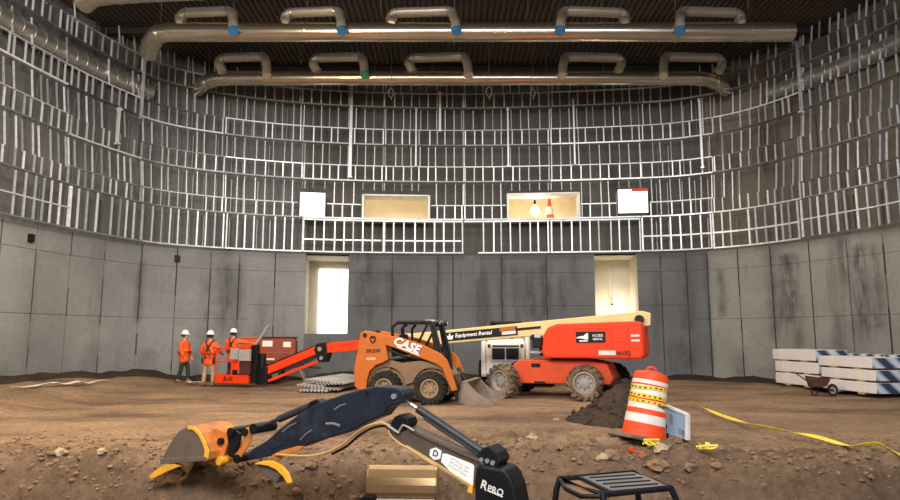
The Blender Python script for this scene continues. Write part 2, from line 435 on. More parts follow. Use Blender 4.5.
wall('wall_back', SL, SR, M['conc_b'], concrete('upper_end_wall', (92, 89, 84), (52, 50, 48), 0.8))
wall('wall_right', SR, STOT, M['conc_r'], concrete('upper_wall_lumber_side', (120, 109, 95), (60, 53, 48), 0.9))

# vestibules and booths behind the openings
def recess(name, o, off0, depth, m):
    s0, s1, z0, z1 = o
    a, _, n = curve(s0, off0); b = curve(s1, off0)[0]; n = curve((s0 + s1) / 2)[2]
    mb = MB()
    q = [(a, z0), (b, z0), (b, z1), (a, z1)]
    vs = [Vector((p.x, p.y, z)) for p, z in q] + [Vector((p.x, p.y, z)) + n * depth for p, z in q]
    mb.add(vs, [(0, 1, 5, 4), (1, 2, 6, 5), (2, 3, 7, 6), (3, 0, 4, 7), (4, 5, 6, 7)])
    return mb.build(name, m), vs, n
def pane(name, vs, n, back, m, parent=None, inset=(0, 0, 0, 0)):
    """a slab spanning the recess at distance back; inset = metres off left, right, bottom, top"""
    a, b, c, d = (Vector(v) + n * back for v in vs[:4])
    e = (b - a).normalized(); u = Vector((0, 0, 1))
    a = a + e * inset[0] + u * inset[2]; b = b - e * inset[1] + u * inset[2]
    c = c - e * inset[1] - u * inset[3]; d = d + e * inset[0] - u * inset[3]
    mb = MB(); t = n * 0.03
    mb.add([a, b, c, d, a + t, b + t, c + t, d + t], [(0, 1, 2, 3), (4, 5, 6, 7), (0, 1, 5, 4), (1, 2, 6, 5), (2, 3, 7, 6), (3, 0, 4, 7)])
    return mb.build(name, m, parent, world=True)
d1, v1, n1 = recess('door_1', DOOR1, OFF_LOW, 2.6, M['beige_pale']); struct(d1)
pane('lit_sheeting', v1, n1, 2.5, M['daylight'], d1, (0.42, 0.0, 0, 0.34))
d2, v2, n2 = recess('door_2', DOOR2, OFF_LOW, 2.2, M['beige_pale']); struct(d2)
mb = MB(); c0 = (v2[4] + v2[5]) / 2; mb.box((c0.x, c0.y - 0.02, 3.3), (0.03, 0.03, 3.0)); mb.build('panel_seam', M['beige'], d2, world=True)
for nm, o, mm in (('window_1', WIN1, M['daylight']), ('window_4', WIN4, M['daylight'])):
    w, vs, n = recess(nm, o, 0.02, 0.78, M['white_trim']); struct(w)
    pane('lit_sheeting', vs, n, 0.03, mm, w, (0.01, 0.01, 0.01, 0.01))
for nm, o in (('window_2', WIN2), ('window_3', WIN3)):
    w, vs, n = recess(nm, (o[0] - 0.5, o[1] + 0.5, 6.27, 8.2), OFF_UP, 2.2, M['beige']); struct(w)
    s0, s1, z0, z1 = o
    mb = MB()
    a = curve(s0, -0.02)[0]; b = curve(s1, -0.02)[0]; nn = curve((s0 + s1) / 2)[2]; e = (b - a).normalized()
    for pt in (a, b):
        mb.box((0, 0.42, (z0 + z1) / 2), (0.09, 0.86, z1 - z0 + 0.1), frame((pt.x, pt.y, 0), e, (0, 0, 1)))
    mid = (a + b) / 2; L = (b - a).length
    for z in (z0 - 0.03, z1 + 0.03):
        mb.box((0, 0.42, z), (L, 0.86, 0.06), frame((mid.x, mid.y, 0), e, (0, 0, 1)))
    mb.build('window_frame', M['white_trim'], w, world=True)

# lamps inside the booths and the vestibule
def bulb(loc, power, label, size=0.09):
    t = thing('work_lamp', loc, 0, label, 'lamp', 'lamps behind the openings')
    mb = MB(); mb.lathe([(0.01, -size), (size * 0.7, -size * 0.7), (size, 0), (size * 0.7, size * 0.7), (0.03, size), (0.03, size * 1.5)], 12)
    mb.build('bulb', M['lamp'], t, True)
    mb = MB(); mb.lathe([(0.035, size * 1.3), (0.05, size * 1.4), (0.05, size * 2.2), (0.02, size * 2.4)], 12); mb.build('socket', M['black'], t)
    mb = MB(); mb.tube([(0, 0, size * 2.3), (0.02, 0.0, size * 3.4), (0.0, 0.02, size * 5)], 0.01, 6); mb.build('cord', M['black'], t)
    l = bpy.data.lights.new('bulb_glow', 'POINT'); l.energy = power; l.shadow_soft_size = size; l.color = (1, 0.9, 0.74)
    lo = bpy.data.objects.new('bulb_glow', l); COL.objects.link(lo); lo.parent = t; lo.location = (0, -0.25, 0)
    return t
q = P(612, 309, (v2[4].y + v2[5].y) / 2 - 0.35); bulb(q, 62, 'glowing bare bulb low in the beige doorway behind the boom lift', 0.1)
q = P(535, 211, 27.3); bulb(q, 90, 'glowing globe lamp in the beige window beside the small cone', 0.2)
q = P(395, 188, 27.0); bulb(q, 85, 'bare bulb high inside the beige window that has no cone', 0.08)

# ------------------------------------------------------------------ ground
def crest(x):
    base = 9.0 + (9.05 - 9.0) * sm((x + 1.8) / 3.2)
    return base + 0.25 * math.sin(x * 0.9 + 0.5) + 0.12 * math.sin(x * 2.3)
def wall_y(x):
    return 25.4 - 0.016 * x * x
def gz(x, y):
    z = 0.0
    z += 0.05 * noise.noise(Vector((x * 0.35, y * 0.5, 3.1))) + 0.03 * noise.noise(Vector((x * 1.3, y * 1.5, 7.7))) + 0.012 * noise.noise(Vector((x * 4, y * 4, 1.7)))
    c = crest(x)
    rough = sm((c + 1.6 + 1.5 * sm((x + 1.5) / 2) * sm((4.5 - x) / 2) - y) / 1.8)
    p = Vector((x * 1.6, y * 1.6, 0))
    z += rough * (0.12 * noise.noise(p) + 0.10 * noise.noise(p * 2.7) + 0.065 * noise.noise(p * 6.3) + 0.03 * noise.noise(p * 14))
    t = sm((c - y) / 1.7)
    z -= 2.1 * t
    back = sm((3.4 - y) / 1.9)
    z += 2.1 * back * (1 if y < 6 else 0)
    # loose berm along the foot of the walls
    r = math.hypot(x - 0.5, (y - 13.0) * 1.02)
    edge = sm((r - 11.0) / 1.5) if y > 12 else 0
    z += 0.40 * sm((-x - 8.6) / 3.0) * sm((y - 11) / 4)
    z += edge * (0.0 + 0.06 * noise.noise(Vector((x * 0.8, y * 0.8, 1.2))))
    return z
def ground_mesh():
    ys = []; y = -5.0
    while y < 27.5:
        ys.append(y); y += 0.35 if y < 5.5 else (0.055 if y < 11 else (0.11 if y < 16 else 0.22))
    xs = []; x = -16.0
    while x < 17.0:
        xs.append(x); x += 0.075 if -7.5 < x < 7.5 else 0.16
    mb = MB(); n = len(xs)
    mb.v = [Vector((a, b, gz(a, b))) for b in ys for a in xs]
    for j in range(len(ys) - 1):
        for i in range(n - 1):
            mb.f.append((j * n + i, j * n + i + 1, (j + 1) * n + i + 1, (j + 1) * n + i)); mb.mi.append(0)
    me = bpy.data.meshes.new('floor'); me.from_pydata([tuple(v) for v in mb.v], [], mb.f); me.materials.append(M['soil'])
    me.shade_smooth()
    da = me.attributes.new('dug_dimmed', 'FLOAT', 'POINT')
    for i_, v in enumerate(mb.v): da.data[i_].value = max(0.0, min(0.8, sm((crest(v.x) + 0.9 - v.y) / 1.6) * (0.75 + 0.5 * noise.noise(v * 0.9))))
    o = bpy.data.objects.new('floor', me); COL.objects.link(o); return struct(o)
ground_mesh()

# dark loose soil banked along the foot of the walls
mb = MB(); sa, sb = S_A + 1.0, S_B - 1.0; NS, NW = 260, 9
for i in range(NS + 1):
    s = sa + (sb - sa) * i / NS
    for j in range(NW):
        o_ = OFF_LOW + 0.02 - 1.25 * j / (NW - 1) * (0.75 + 0.5 * noise.noise(Vector((s * 0.5, 2, 0))))
        p = curve(s, o_ - 0.03)[0]; f = j / (NW - 1)
        hh = (0.16 + 0.22 * max(-0.4, noise.noise(Vector((s * 0.45, 5, 1)))) + 0.10 * noise.noise(Vector((s * 1.9, f * 2, 3)))) * (1 - f) ** 0.7 * (0.8 + 0.5 * math.sin(f * 3))
        mb.v.append(Vector((p.x, p.y, gz(p.x, p.y) + hh - 0.04 * f)))
for i in range(NS):
    for j in range(NW - 1): mb.f.append((i * NW + j, i * NW + j + 1, (i + 1) * NW + j + 1, (i + 1) * NW + j)); mb.mi.append(0)
o = mb.build('soil_bank', M['soil_dark'], None, True); o['kind'] = 'stuff'; tag(o, 'low bank of dark loose soil along the foot of the walls', 'soil')

# ------------------------------------------------------------------ roof deck, beams
mb = MB()
x = -16.5; prof = []
while x < 17.5:
    prof += [(x, 12.3), (x + 0.09, 12.3), (x + 0.11, 12.38), (x + 0.18, 12.38)]; x += 0.20
n = len(prof)
mb.v = [Vector((a, y, b)) for y in (-5.5, 28.5) for a, b in prof]
mb.f = [(i, i + 1, n + i + 1, n + i) for i in range(n - 1)]; mb.mi = [0] * (n - 1)
struct(mb.build('ceiling', M['deck']))
mb = MB(); mb.box((0, 11.5, 12.75), (34, 34, 0.1)); struct(mb.build('roof_slab', M['beam']))
for y in (9.0, 13.2, 17.6, 21.3, 24.6):
    mb = MB()
    mb.prism([(-0.10, 12.29), (0.10, 12.29), (0.10, 12.26), (0.015, 12.24), (0.015, 12.02), (0.10, 12.0), (0.10, 11.97), (-0.10, 11.97), (-0.10, 12.0), (-0.015, 12.02), (-0.015, 12.24), (-0.10, 12.26)],
             -13.2, 13.8, frame((0, y, 0), (0, 1, 0), (0, 0, 1)))
    struct(mb.build('ceiling_beam', M['beam']))

# ------------------------------------------------------------------ stud framing, five tiers by eleven bays
def stud_mesh(name, path, m, w=0.05, dpt=0.045):
    """C-section stud along a path of (off, z), in local axes x = along the wall, y = outward"""
    prof = [(-w / 2, 0), (w / 2, 0), (w / 2, 0.004), (-w / 2 + 0.004, 0.004), (-w / 2 + 0.004, dpt - 0.004), (w / 2, dpt - 0.004), (w / 2, dpt), (-w / 2, dpt)]
    mb = MB(); k = len(prof)
    for off, z in path: mb.v += [Vector((a, off + b, z)) for a, b in prof]
    for i in range(len(path) - 1):
        for j in range(k): mb.f.append((i * k + j, i * k + (j + 1) % k, (i + 1) * k + (j + 1) % k, (i + 1) * k + j)); mb.mi.append(0)
    mb.f += [list(range(k)), list(range((len(path) - 1) * k, len(path) * k))]; mb.mi += [0, 0]
    me = bpy.data.meshes.new(name); me.from_pydata([tuple(v) for v in mb.v], [], mb.f); me.materials.append(m); return me
def rail(name, s0, s1, z, off, h, d, m, parent):
    n = max(2, int((s1 - s0) / 0.5) + 1); mb = MB()
    for i in range(n + 1):
        s = s0 + (s1 - s0) * i / n
        for o2, z2 in ((off, z), (off + d, z), (off + d, z + h), (off, z + h)):
            p = curve(s, o2)[0]; mb.v.append(Vector((p.x, p.y, z2)))
    for i in range(n):
        for j in range(4): mb.f.append((i * 4 + j, i * 4 + (j + 1) % 4, i * 4 + 4 + (j + 1) % 4, i * 4 + 4 + j)); mb.mi.append(0)
    mb.f += [(0, 1, 2, 3), tuple(n * 4 + j for j in range(4))]; mb.mi += [0, 0]
    return mb.build(name, m, parent, world=True)
BAYPX = [70, 143, 225, 303, 384, 464, 550, 641, 712, 800]
BAYS = ['outermost bay on the workers\' side', 'second bay in on the workers\' side', 'bay above the three workers',
        'bay above the brick red generator', 'bay above the tall daylit doorway', 'bay above the orange skid steer',
        'bay above the white loader', 'bay above the beige lamplit doorway', 'bay just past the beige doorway',
        'second bay in on the lumber side', 'outermost bay above the lumber']
TIERS = ['lowest', 'second lowest', 'middle', 'second highest', 'topmost']
RAILS = [0.47, 0.56, 0.61, 0.63, 0.60]
stud_data = []
for k in range(5):
    z0, z1 = ZT[k], ZT[k + 1]; r = RAILS[k]
    if k == 0: stud_data.append((stud_mesh('stud', [(0, z0 + 0.02), (0, z1 - 0.03)], M['steel'], 0.05), None))
    else:
        stud_data.append((stud_mesh('stud', [(0.05, z0 + r), (0.16, z1 - 0.02)], M['steel'], 0.034), stud_mesh('band_stud', [(0.0, z0 + 0.02), (0.0, z0 + r)], M['steel'], 0.042)))
SKIP = [(o[0] - 0.08, o[1] + 0.08, o[2] - 0.1, o[3] + 0.1) for o in (WIN1, WIN2, WIN3, WIN4)]
SKIP.append((s_at(464.5, 5.6), s_at(478, 5.6), 4.0, 6.2))
bright_band = {k: stud_mesh('band_stud', [(-0.02, ZT[k] + 0.02), (-0.02, ZT[k] + RAILS[k])], M['steel_bright'], 0.042) for k in (2, 3)}
cripple = stud_mesh('cripple_stud', [(0.05, 7.46), (0.16, ZT[2] - 0.02)], M['steel'], 0.034)
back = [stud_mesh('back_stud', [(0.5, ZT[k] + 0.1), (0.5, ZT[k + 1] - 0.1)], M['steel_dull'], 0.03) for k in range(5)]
rng = random.Random(3)
for k in range(5):
    z0, z1 = ZT[k], ZT[k + 1]; zm = (z0 + z1) / 2; r = RAILS[k]
    bounds = [S_A] + [s_at(p, zm) for p in BAYPX] + [S_B]
    for b in range(11):
        s0, s1 = bounds[b] + 0.015, bounds[b + 1] - 0.015
        c, tan, out = curve((s0 + s1) / 2)
        t = thing('stud_framing', (c.x, c.y, z0), 0, '%s tier of steel stud wall framing, %s' % (TIERS[k], BAYS[b]), 'wall framing', 'metal stud framing tiers')
        gapped = [o for o in SKIP if o[2] < z0 + 0.05 < o[3]]
        segs = [(s0, s1)]
        for o in gapped:
            if o[2] > z0 - 0.2: continue
            nxt = []
            for a, e in segs:
                if o[1] <= a or o[0] >= e: nxt.append((a, e))
                else:
                    if o[0] > a + 0.1: nxt.append((a, o[0]))
                    if o[1] < e - 0.1: nxt.append((o[1], e))
            segs = nxt
        for a, e in segs:
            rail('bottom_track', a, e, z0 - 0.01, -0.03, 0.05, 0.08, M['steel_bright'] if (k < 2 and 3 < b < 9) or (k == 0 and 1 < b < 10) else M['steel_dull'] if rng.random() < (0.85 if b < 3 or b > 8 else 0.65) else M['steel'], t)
        if k == 0:
            if b in (4, 5, 6, 7): rail('top_track', s0, s1 - (0.0 if b != 5 else 0.05), z1 - 0.10, -0.02, 0.06, 0.11, M['steel_bright'], t)
            if b in (4, 5): rail('strap', s0, s1 - 0.1, z0 + r, -0.012, 0.05, 0.012, M['steel_bright'], t)
            if b in (8, 9): rail('strap', s0, s1, z0 + 0.56, -0.012, 0.06, 0.012, M['steel_bright'], t)
            if b in (0, 10): rail('strap', s0, s1, z0 + 0.62, -0.012, 0.04, 0.012, M['steel'], t)
        else:
            # band rail, broken at the windows
            segs = [(s0, s1)]
            for o in SKIP:
                if not (o[2] < z0 + r < o[3]): continue
                nxt = []
                for a, e in segs:
                    if o[1] <= a or o[0] >= e: nxt.append((a, e))
                    else:
                        if o[0] > a + 0.1: nxt.append((a, o[0]))
                        if o[1] < e - 0.1: nxt.append((o[1], e))
                segs = nxt
            for a, e in segs:
                side = b < 3 or b > 8
                if side and k in (1, 2) and rng.random() < 0.4: continue
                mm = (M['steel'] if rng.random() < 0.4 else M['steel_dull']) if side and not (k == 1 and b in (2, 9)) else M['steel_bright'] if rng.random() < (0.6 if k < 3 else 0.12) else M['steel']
                rail('band_rail', a, e, z0 + r, -0.02, 0.04, 0.06, mm, t)
        # studs
        sp = 0.375 if 2 < b < 9 else 0.33; n = max(1, round((s1 - s0) / sp)); first = True
        for i in range(n + 1):
            s = s0 + 0.03 + (s1 - s0 - 0.06) * i / n + (rng.uniform(-0.03, 0.03) if 0 < i < n else 0)
            for kind in (0, 1):
                me = stud_data[k][kind]
                if me is None: continue
                za, zb = (z0 + (r if k else 0), z1) if kind == 0 else (z0, z0 + r)
                if kind == 1 and any(o[0] < s < o[1] and o[2] < (za + zb) / 2 < o[3] for o in SKIP): continue
                if k == 0 and SKIP[4][0] < s < SKIP[4][1]: continue
                if k == 1 and kind == 0 and any(o[0] < s < o[1] for o in SKIP[:4]): me = cripple
                if kind == 0 and k >= 2 and b in (0, 1) and rng.random() < 0.45: continue
                if rng.random() < 0.03: continue
                p, tg, ou = curve(s)
                if kind == 1 and (b < 3 or b > 8) and k in (2, 3): me = bright_band[k]
                so = bpy.data.objects.new('stud' if kind == 0 else 'band_stud', me); COL.objects.link(so); so.parent = t
                so.location = (p.x - c.x, p.y - c.y, -z0); so.rotation_euler = (rng.uniform(-0.006, 0.006), rng.uniform(-0.006, 0.006), math.atan2(tg.y, tg.x))
        # a second, duller row further back against the concrete
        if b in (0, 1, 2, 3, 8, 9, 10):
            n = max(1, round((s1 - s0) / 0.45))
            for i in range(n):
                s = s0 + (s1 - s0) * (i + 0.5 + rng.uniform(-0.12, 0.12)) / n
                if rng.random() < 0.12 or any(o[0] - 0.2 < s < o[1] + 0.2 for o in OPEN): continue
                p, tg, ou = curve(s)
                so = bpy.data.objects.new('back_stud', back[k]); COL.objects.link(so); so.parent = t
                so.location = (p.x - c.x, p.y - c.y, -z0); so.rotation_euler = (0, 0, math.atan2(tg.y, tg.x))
# the brighter tall posts in front of the studs
POSTS = [(351, 12.2, 7.9, 0.11, 'tall bright post reaching from the roof, in line with the tall daylit doorway'),
         (440, 11.6, 9.9, 0.09, 'bright post under the rear duct, above the beige window that has no cone'),
         (416, 10.9, 8.4, 0.06, 'thin bright post beside the bay boundary above the beige window that has no cone'),
         (508, 10.9, 8.4, 0.06, 'thin bright post above the frame edge of the cone window'),
         (574, 11.2, 8.4, 0.06, 'thin bright post above the beige lamplit doorway'),
         (701, 10.8, 8.0, 0.07, 'thin bright post above the bare wall between the beige doorway and lumber'),
         (799, 11.8, 9.2, 0.045, 'bright end post of the upper framing above the lumber bundles'),
         (143, 11.6, 9.2, 0.045, 'bright end post of the upper framing above the workers'),
         (118, 9.3, 8.0, 0.045, 'short bright post beside the end post above the workers')]
for px, za, zb, w, lab in POSTS:
    s = s_at(px, (za + zb) / 2, -0.1); p, tg, ou = curve(s, -0.16)
    t = thing('steel_post', (p.x, p.y, zb), math.atan2(tg.y, tg.x), lab, 'post', 'bright posts on the framing')
    mb = MB(); h = za - zb
    mb.prism([(-w / 2, 0), (w / 2, 0), (w / 2, 0.01), (-w / 2 + 0.01, 0.01), (-w / 2 + 0.01, 0.11), (w / 2, 0.11), (w / 2, 0.12), (-w / 2, 0.12)], 0, h, Matrix(((1, 0, 0, 0), (0, 0, 1, 0), (0, 1, 0, 0), (0, 0, 0, 1))))
    mb.build('channel', M['steel_bright'], t)
    for z in (0.03, h - 0.08):
        mb = MB(); mb.box((0, 0.05, z), (w + 0.06, 0.2, 0.05)); mb.build('clip', M['steel'], t)

# ------------------------------------------------------------------ ducts
def duct(name, pts, r, label, seams, m, parts=True, n=20, hang=None):
    pts = [Vector(p) for p in pts]
    t = thing(name, pts[0], 0, label, 'duct', 'ventilation ducts')
    mb = MB(); mb.tube(pts, r, n); mb.build('duct_run', m, t, True, world=True, autos=SM)
    tot = [0.0]
    for a, b in zip(pts, pts[1:]): tot.append(tot[-1] + (b - a).length)
    k = seams / 2
    while k < tot[-1]:
        i = max(j for j in range(len(tot)) if tot[j] <= k); i = min(i, len(pts) - 2)
        d = (pts[i + 1] - pts[i]).normalized(); p = pts[i] + d * (k - tot[i])
        mb = MB(); mb.tube([p - d * 0.025, p - d * 0.02, p + d * 0.02, p + d * 0.025], [r + 0.004, r + 0.022, r + 0.022, r + 0.004], n); mb.build('joint_ring', m, t, True, world=True, autos=SM)
        if hang:
            mb = MB(); mb.cyl(p + Vector((0, 0, r)), (p.x, p.y, hang), 0.012, None, 6); mb.build('hanger_rod', M['wire'], t, world=True)
        k += seams
    return t
D1, D2, D0, ZD = 19.15, 22.8, 17.1, 11.0
def xat(px, d, z): # world x for a picture column at depth d and height z
    dep = d * CP + (z - 1.6) * SP; return (px - 450) / F * dep
xl = xat(160, D1, ZD); xr = xat(792, D1, ZD)
lw = curve(s_at(128, 10.6))[0]
duct('front_round_duct', [(xl - 0.75, D1 + 0.9, 10.72), (xl - 0.45, D1 + 0.45, 10.86), (xl - 0.1, D1 + 0.08, 10.97), (xl + 0.25, D1, ZD), (xr, D1, ZD)], 0.30, 'big round duct crossing under the roof, its bypasses ending in blue film', 2.3, M['duct'], hang=12.3)
duct('rear_round_duct', [(xat(186, D2, ZD), D2 + 1.1, ZD), (xat(200, D2, ZD), D2 + 0.45, ZD), (xat(216, D2, ZD), D2 + 0.08, ZD), (xat(232, D2, ZD), D2, ZD), (xat(694, D2, ZD), D2, ZD), (xat(708, D2, ZD), D2 + 0.08, ZD), (xat(722, D2, ZD), D2 + 0.4, ZD), (xat(738, D2, ZD), D2 + 1.1, ZD)], 0.26, 'big round duct crossing under the roof close to the end wall', 2.1, M['duct'], hang=12.3)
duct('entry_round_duct', [(xat(78, D0, ZD), D0 + 0.25, ZD - 0.02), (xat(92, D0, ZD), D0 + 0.05, ZD + 0.1), (xat(112, D0, ZD), D0, ZD + 0.15), (xat(330, D0 - 0.6, ZD), D0 - 0.6, ZD + 0.15), (4, D0 - 1.4, ZD + 0.15), (11, D0 - 2.0, ZD + 0.15)], 0.31, 'round duct cut off by the top of the photo above the workers\' side', 2.4, M['duct'], hang=12.3)
def wall_duct(px0, px1, off, label):
    z = 10.5; sa, sb = s_at(px0, z, off), s_at(px1, z, off)
    if px0 < 10: sa = S_A + 1
    if px1 > 890: sb = S_B - 1
    N = 46; pts = [curve(sa + (sb - sa) * i / N, off)[0] + Vector((0, 0, z)) for i in range(N + 1)]
    duct('wall_duct', pts, 0.30, label, 0.42, M['duct_dull'], n=14)
wall_duct(0, 150, 0.42, 'ribbed round duct running along the top of the wall on the workers\' side')
wall_duct(770, 900, 0.42, 'ribbed round duct running along the top of the wall on the lumber side')
def bypass(pa, pb, d, r, flip, label, cap, duct_r, rise, drop):
    xa, xb = xat(pa, d - 0.2, ZD + 0.4), xat(pb, d - 0.2, ZD + 0.4)
    t = thing('bypass_duct', ((xa + xb) / 2, d, ZD + duct_r), 0, label, 'duct', 'bent bypass ducts on the big round ducts')
    if flip: xa, xb = xb, xa
    sg = 1 if xb > xa else -1
    y1, y2 = d - 0.08, d - duct_r - 0.04; zt = ZD + duct_r + rise
    pipe = [(xa + sg * 0.36, d - 0.1, zt), (xb - sg * 0.34, d - 0.2, zt)]
    back = [(xa + sg * 0.36, d - 0.1, zt), (xa + sg * 0.26, d - 0.09, zt - 0.03), (xa + sg * 0.17, y1, zt - 0.11), (xa + sg * 0.15, y1, zt - 0.20), (xa + sg * 0.20, y1 - 0.06, zt - 0.32), (xa + sg * 0.34, y1 - 0.06, ZD + duct_r * 0.7)]
    front = [(xb - sg * 0.34, d - 0.2, zt), (xb - sg * 0.24, d - 0.22, zt - 0.03), (xb - sg * 0.15, d - 0.26, zt - 0.12), (xb - sg * 0.12, d - 0.3, zt - 0.26), (xb - sg * 0.08, y2 - 0.02, zt - 0.44), (xb - sg * 0.06, y2 - 0.06, zt - drop)]
    for nm, pts in (('straight_pipe', pipe), ('inlet_elbow', back), ('outlet_elbow', front)):
        mb = MB(); mb.tube(pts, r, 14); mb.build(nm, M['bypass'], t, True, world=True, autos=math.radians(18))
    mb = MB(); e = Vector(front[-1]); mb.cyl(e, e + Vector((sg * 0.03, -0.06, -0.11)), r * 1.08, r * 0.95, 14)
    mb.build('outlet_cap', cap, t, True, world=True, autos=SM)
    for p in (pipe[0], pipe[1]):
        mb = MB(); mb.cyl(Vector(p) - Vector((0.02, 0, 0)), Vector(p) + Vector((0.02, 0, 0)), r + 0.02, None, 14); mb.build('collar', M['duct_dull'], t, True, world=True, autos=SM)
ORD = ['first', 'second', 'third', 'fourth', 'fifth']
for i, (a, b) in enumerate([(173, 238), (279, 345), (385, 458), (557, 632), (675, 748)]):
    bypass(a, b, D1, 0.15, i >= 3, 'bent bypass duct with blue film, %s from the workers\' side on the front duct' % ORD[i], M['blue_tape'], 0.30, 0.28, 0.70)
for i, (a, b) in enumerate([(213, 270), (308, 367), (404, 470), (560, 627), (660, 728)]):
    bypass(a, b, D2, 0.165, i >= 3, 'bent bypass duct, %s from the workers\' side on the rear duct' % ORD[i], M['green_tape'] if i == 1 else M['bypass'], 0.26, 0.48, 0.72)
# loops of cable hanging below the rear duct and beside the bypasses
for px, py, rr, dd, lab in ((391, 93, 0.16, 22.3, 'small cable loop hanging below the rear duct at the third bypass'), (489, 92, 0.18, 22.3, 'small cable loop hanging below the rear duct at mid span'),
                        (533, 93, 0.14, 22.3, 'twisted cable end hanging below the rear duct near the fourth bypass'), (301, 58, 0.14, 22.4, 'thin wire loop between the first two rear bypasses'), (403, 55, 0.12, 22.4, 'thin wire loop beside the third rear bypass')):
    c = P(px, py, dd)
    mb = MB(); mb.tube([c + Vector((rr * 0.55 * math.cos(a * PI / 8), 0.03 * math.sin(a), rr * math.sin(a * PI / 8))) for a in range(-4, 13)] + [c + Vector((0.02, 0, -rr - 0.1))], 0.016, 6)
    mb.tube([c + Vector((0, 0, rr)), (c.x, c.y, 12.3)], 0.01, 6)
    tag(mb.build('cable_loop', M['wire']), lab, 'cable', 'hanging cables')
# cone in the booth window
c = P(549.5, 217, 26.78); c.z = 6.29
t = thing('traffic_cone', c, 0, 'small orange cone with white collar inside the beige window', 'traffic cone'); t.scale = (1.0, 1.0, 1.2)
mb = MB(); mb.lathe([(0.24, 0.03), (0.05, 0.86), (0.03, 0.88)], 20); mb.build('cone_body', M['cone'], t, True, autos=SM)
mb = MB(); mb.box((0, 0, 0.015), (0.5, 0.5, 0.03)); mb.build('base', M['cone'], t)
mb = MB(); mb.lathe([(0.182, 0.30), (0.117, 0.59)], 20, caps=False); mb.build('white_collar', M['drum_white'], t, True)
# small red sign over the bright window
a = curve(WIN4[1] - 0.16, -0.06)[0]; b = curve(WIN4[1] - 0.16)[1]
mb = MB(); mb.box((0, 0, 0), (0.62, 0.03, 0.12), frame((a.x - 0.15, a.y, 7.34), b, (0, 0, 1)))
tag(mb.build('red_sign', M['red_sign']), 'small red strip at the upper corner of a bright white window', 'sign')
# control boxes on the workers' side wall
for px, py, lab in ((30, 240, 'dark junction box high on the concrete near the edge of the hall'), (177, 258, 'dark junction box on the concrete above the workers')):
    z = 4.45; s = s_at(px, z, OFF_LOW); p, tg, ou = curve(s, OFF_LOW)
    mb = MB(); mb.box((0, -0.04, 0), (0.18, 0.08, 0.24), frame((p.x, p.y, z), tg, (0, 0, 1))); mb.box((0, -0.085, 0), (0.14, 0.01, 0.2), frame((p.x, p.y, z), tg, (0, 0, 1)))
    tag(mb.build('junction_box', M['black']), lab, 'electrical box', 'junction boxes')
# ------------------------------------------------------------------ wheels
def wheel(parent, c, r, w, side, tire_m, rim_m, lugs=16, steer=0.0, lug_h=0.035, rim_r=0.56):
    """tire with lugs and a dished rim; axle along local y; side = +1/-1 is the outer face's direction"""
    m = Matrix.Translation(Vector(c)) @ Matrix.Rotation(steer, 4, 'Z') @ Matrix.Rotation(-side * PI / 2, 4, 'X')
    # now local +z of the lathe points out along side*y
    h = w / 2; b = r - lug_h; rr = r * rim_r
    mb = MB()
    mb.lathe([(rr, -h * 0.8), (rr + (b - rr) * 0.5, -h), (b - 0.03, -h * 0.92), (b, -h * 0.7), (b, h * 0.7), (b - 0.03, h * 0.92), (rr + (b - rr) * 0.5, h), (rr, h * 0.8)], 36, m, caps=False)
    for k in range(lugs):
        for s in (-1, 1):
            a = 2 * PI * (k + (0.25 if s > 0 else -0.25)) / lugs
            mm = m @ Matrix.Rotation(a, 4, 'Z') @ Matrix.Translation((b + lug_h * 0.3, 0, s * h * 0.52)) @ Matrix.Rotation(s * 0.5, 4, 'X')
            mb.box((0, 0, 0), (lug_h * 1.5, 2 * PI * b / lugs * 0.42, h * 1.0), mm)
            mm2 = m @ Matrix.Rotation(a + s * 0.05, 4, 'Z') @ Matrix.Translation((b - 0.035, 0, s * h * 0.9))
            mb.box((0, 0, 0), (0.09, 2 * PI * b / lugs * 0.40, 0.035), mm2)
    t = mb.build('tire', tire_m, parent, autos=SM)
    mb = MB()
    mb.lathe([(rr + 0.006, -h * 0.75), (rr + 0.012, h * 0.86), (rr - 0.02, h * 0.88), (rr - 0.035, h * 0.55), (rr * 0.78, h * 0.40), (rr * 0.45, h * 0.42), (rr * 0.42, h * 0.62), (rr * 0.2, h * 0.66), (0.002, h * 0.66)], 30, m, caps=False)
    rim = mb.build('rim', rim_m, t, True, autos=SM)
    mb = MB()
    for k in range(8):
        a = 2 * PI * k / 8
        mb.cyl((rr * 0.62 * math.cos(a), rr * 0.62 * math.sin(a), h * 0.4), (rr * 0.62 * math.cos(a), rr * 0.62 * math.sin(a), h * 0.48), 0.018, None, 6, m)
    mb.build('bolt', M['black'], t)
    return t

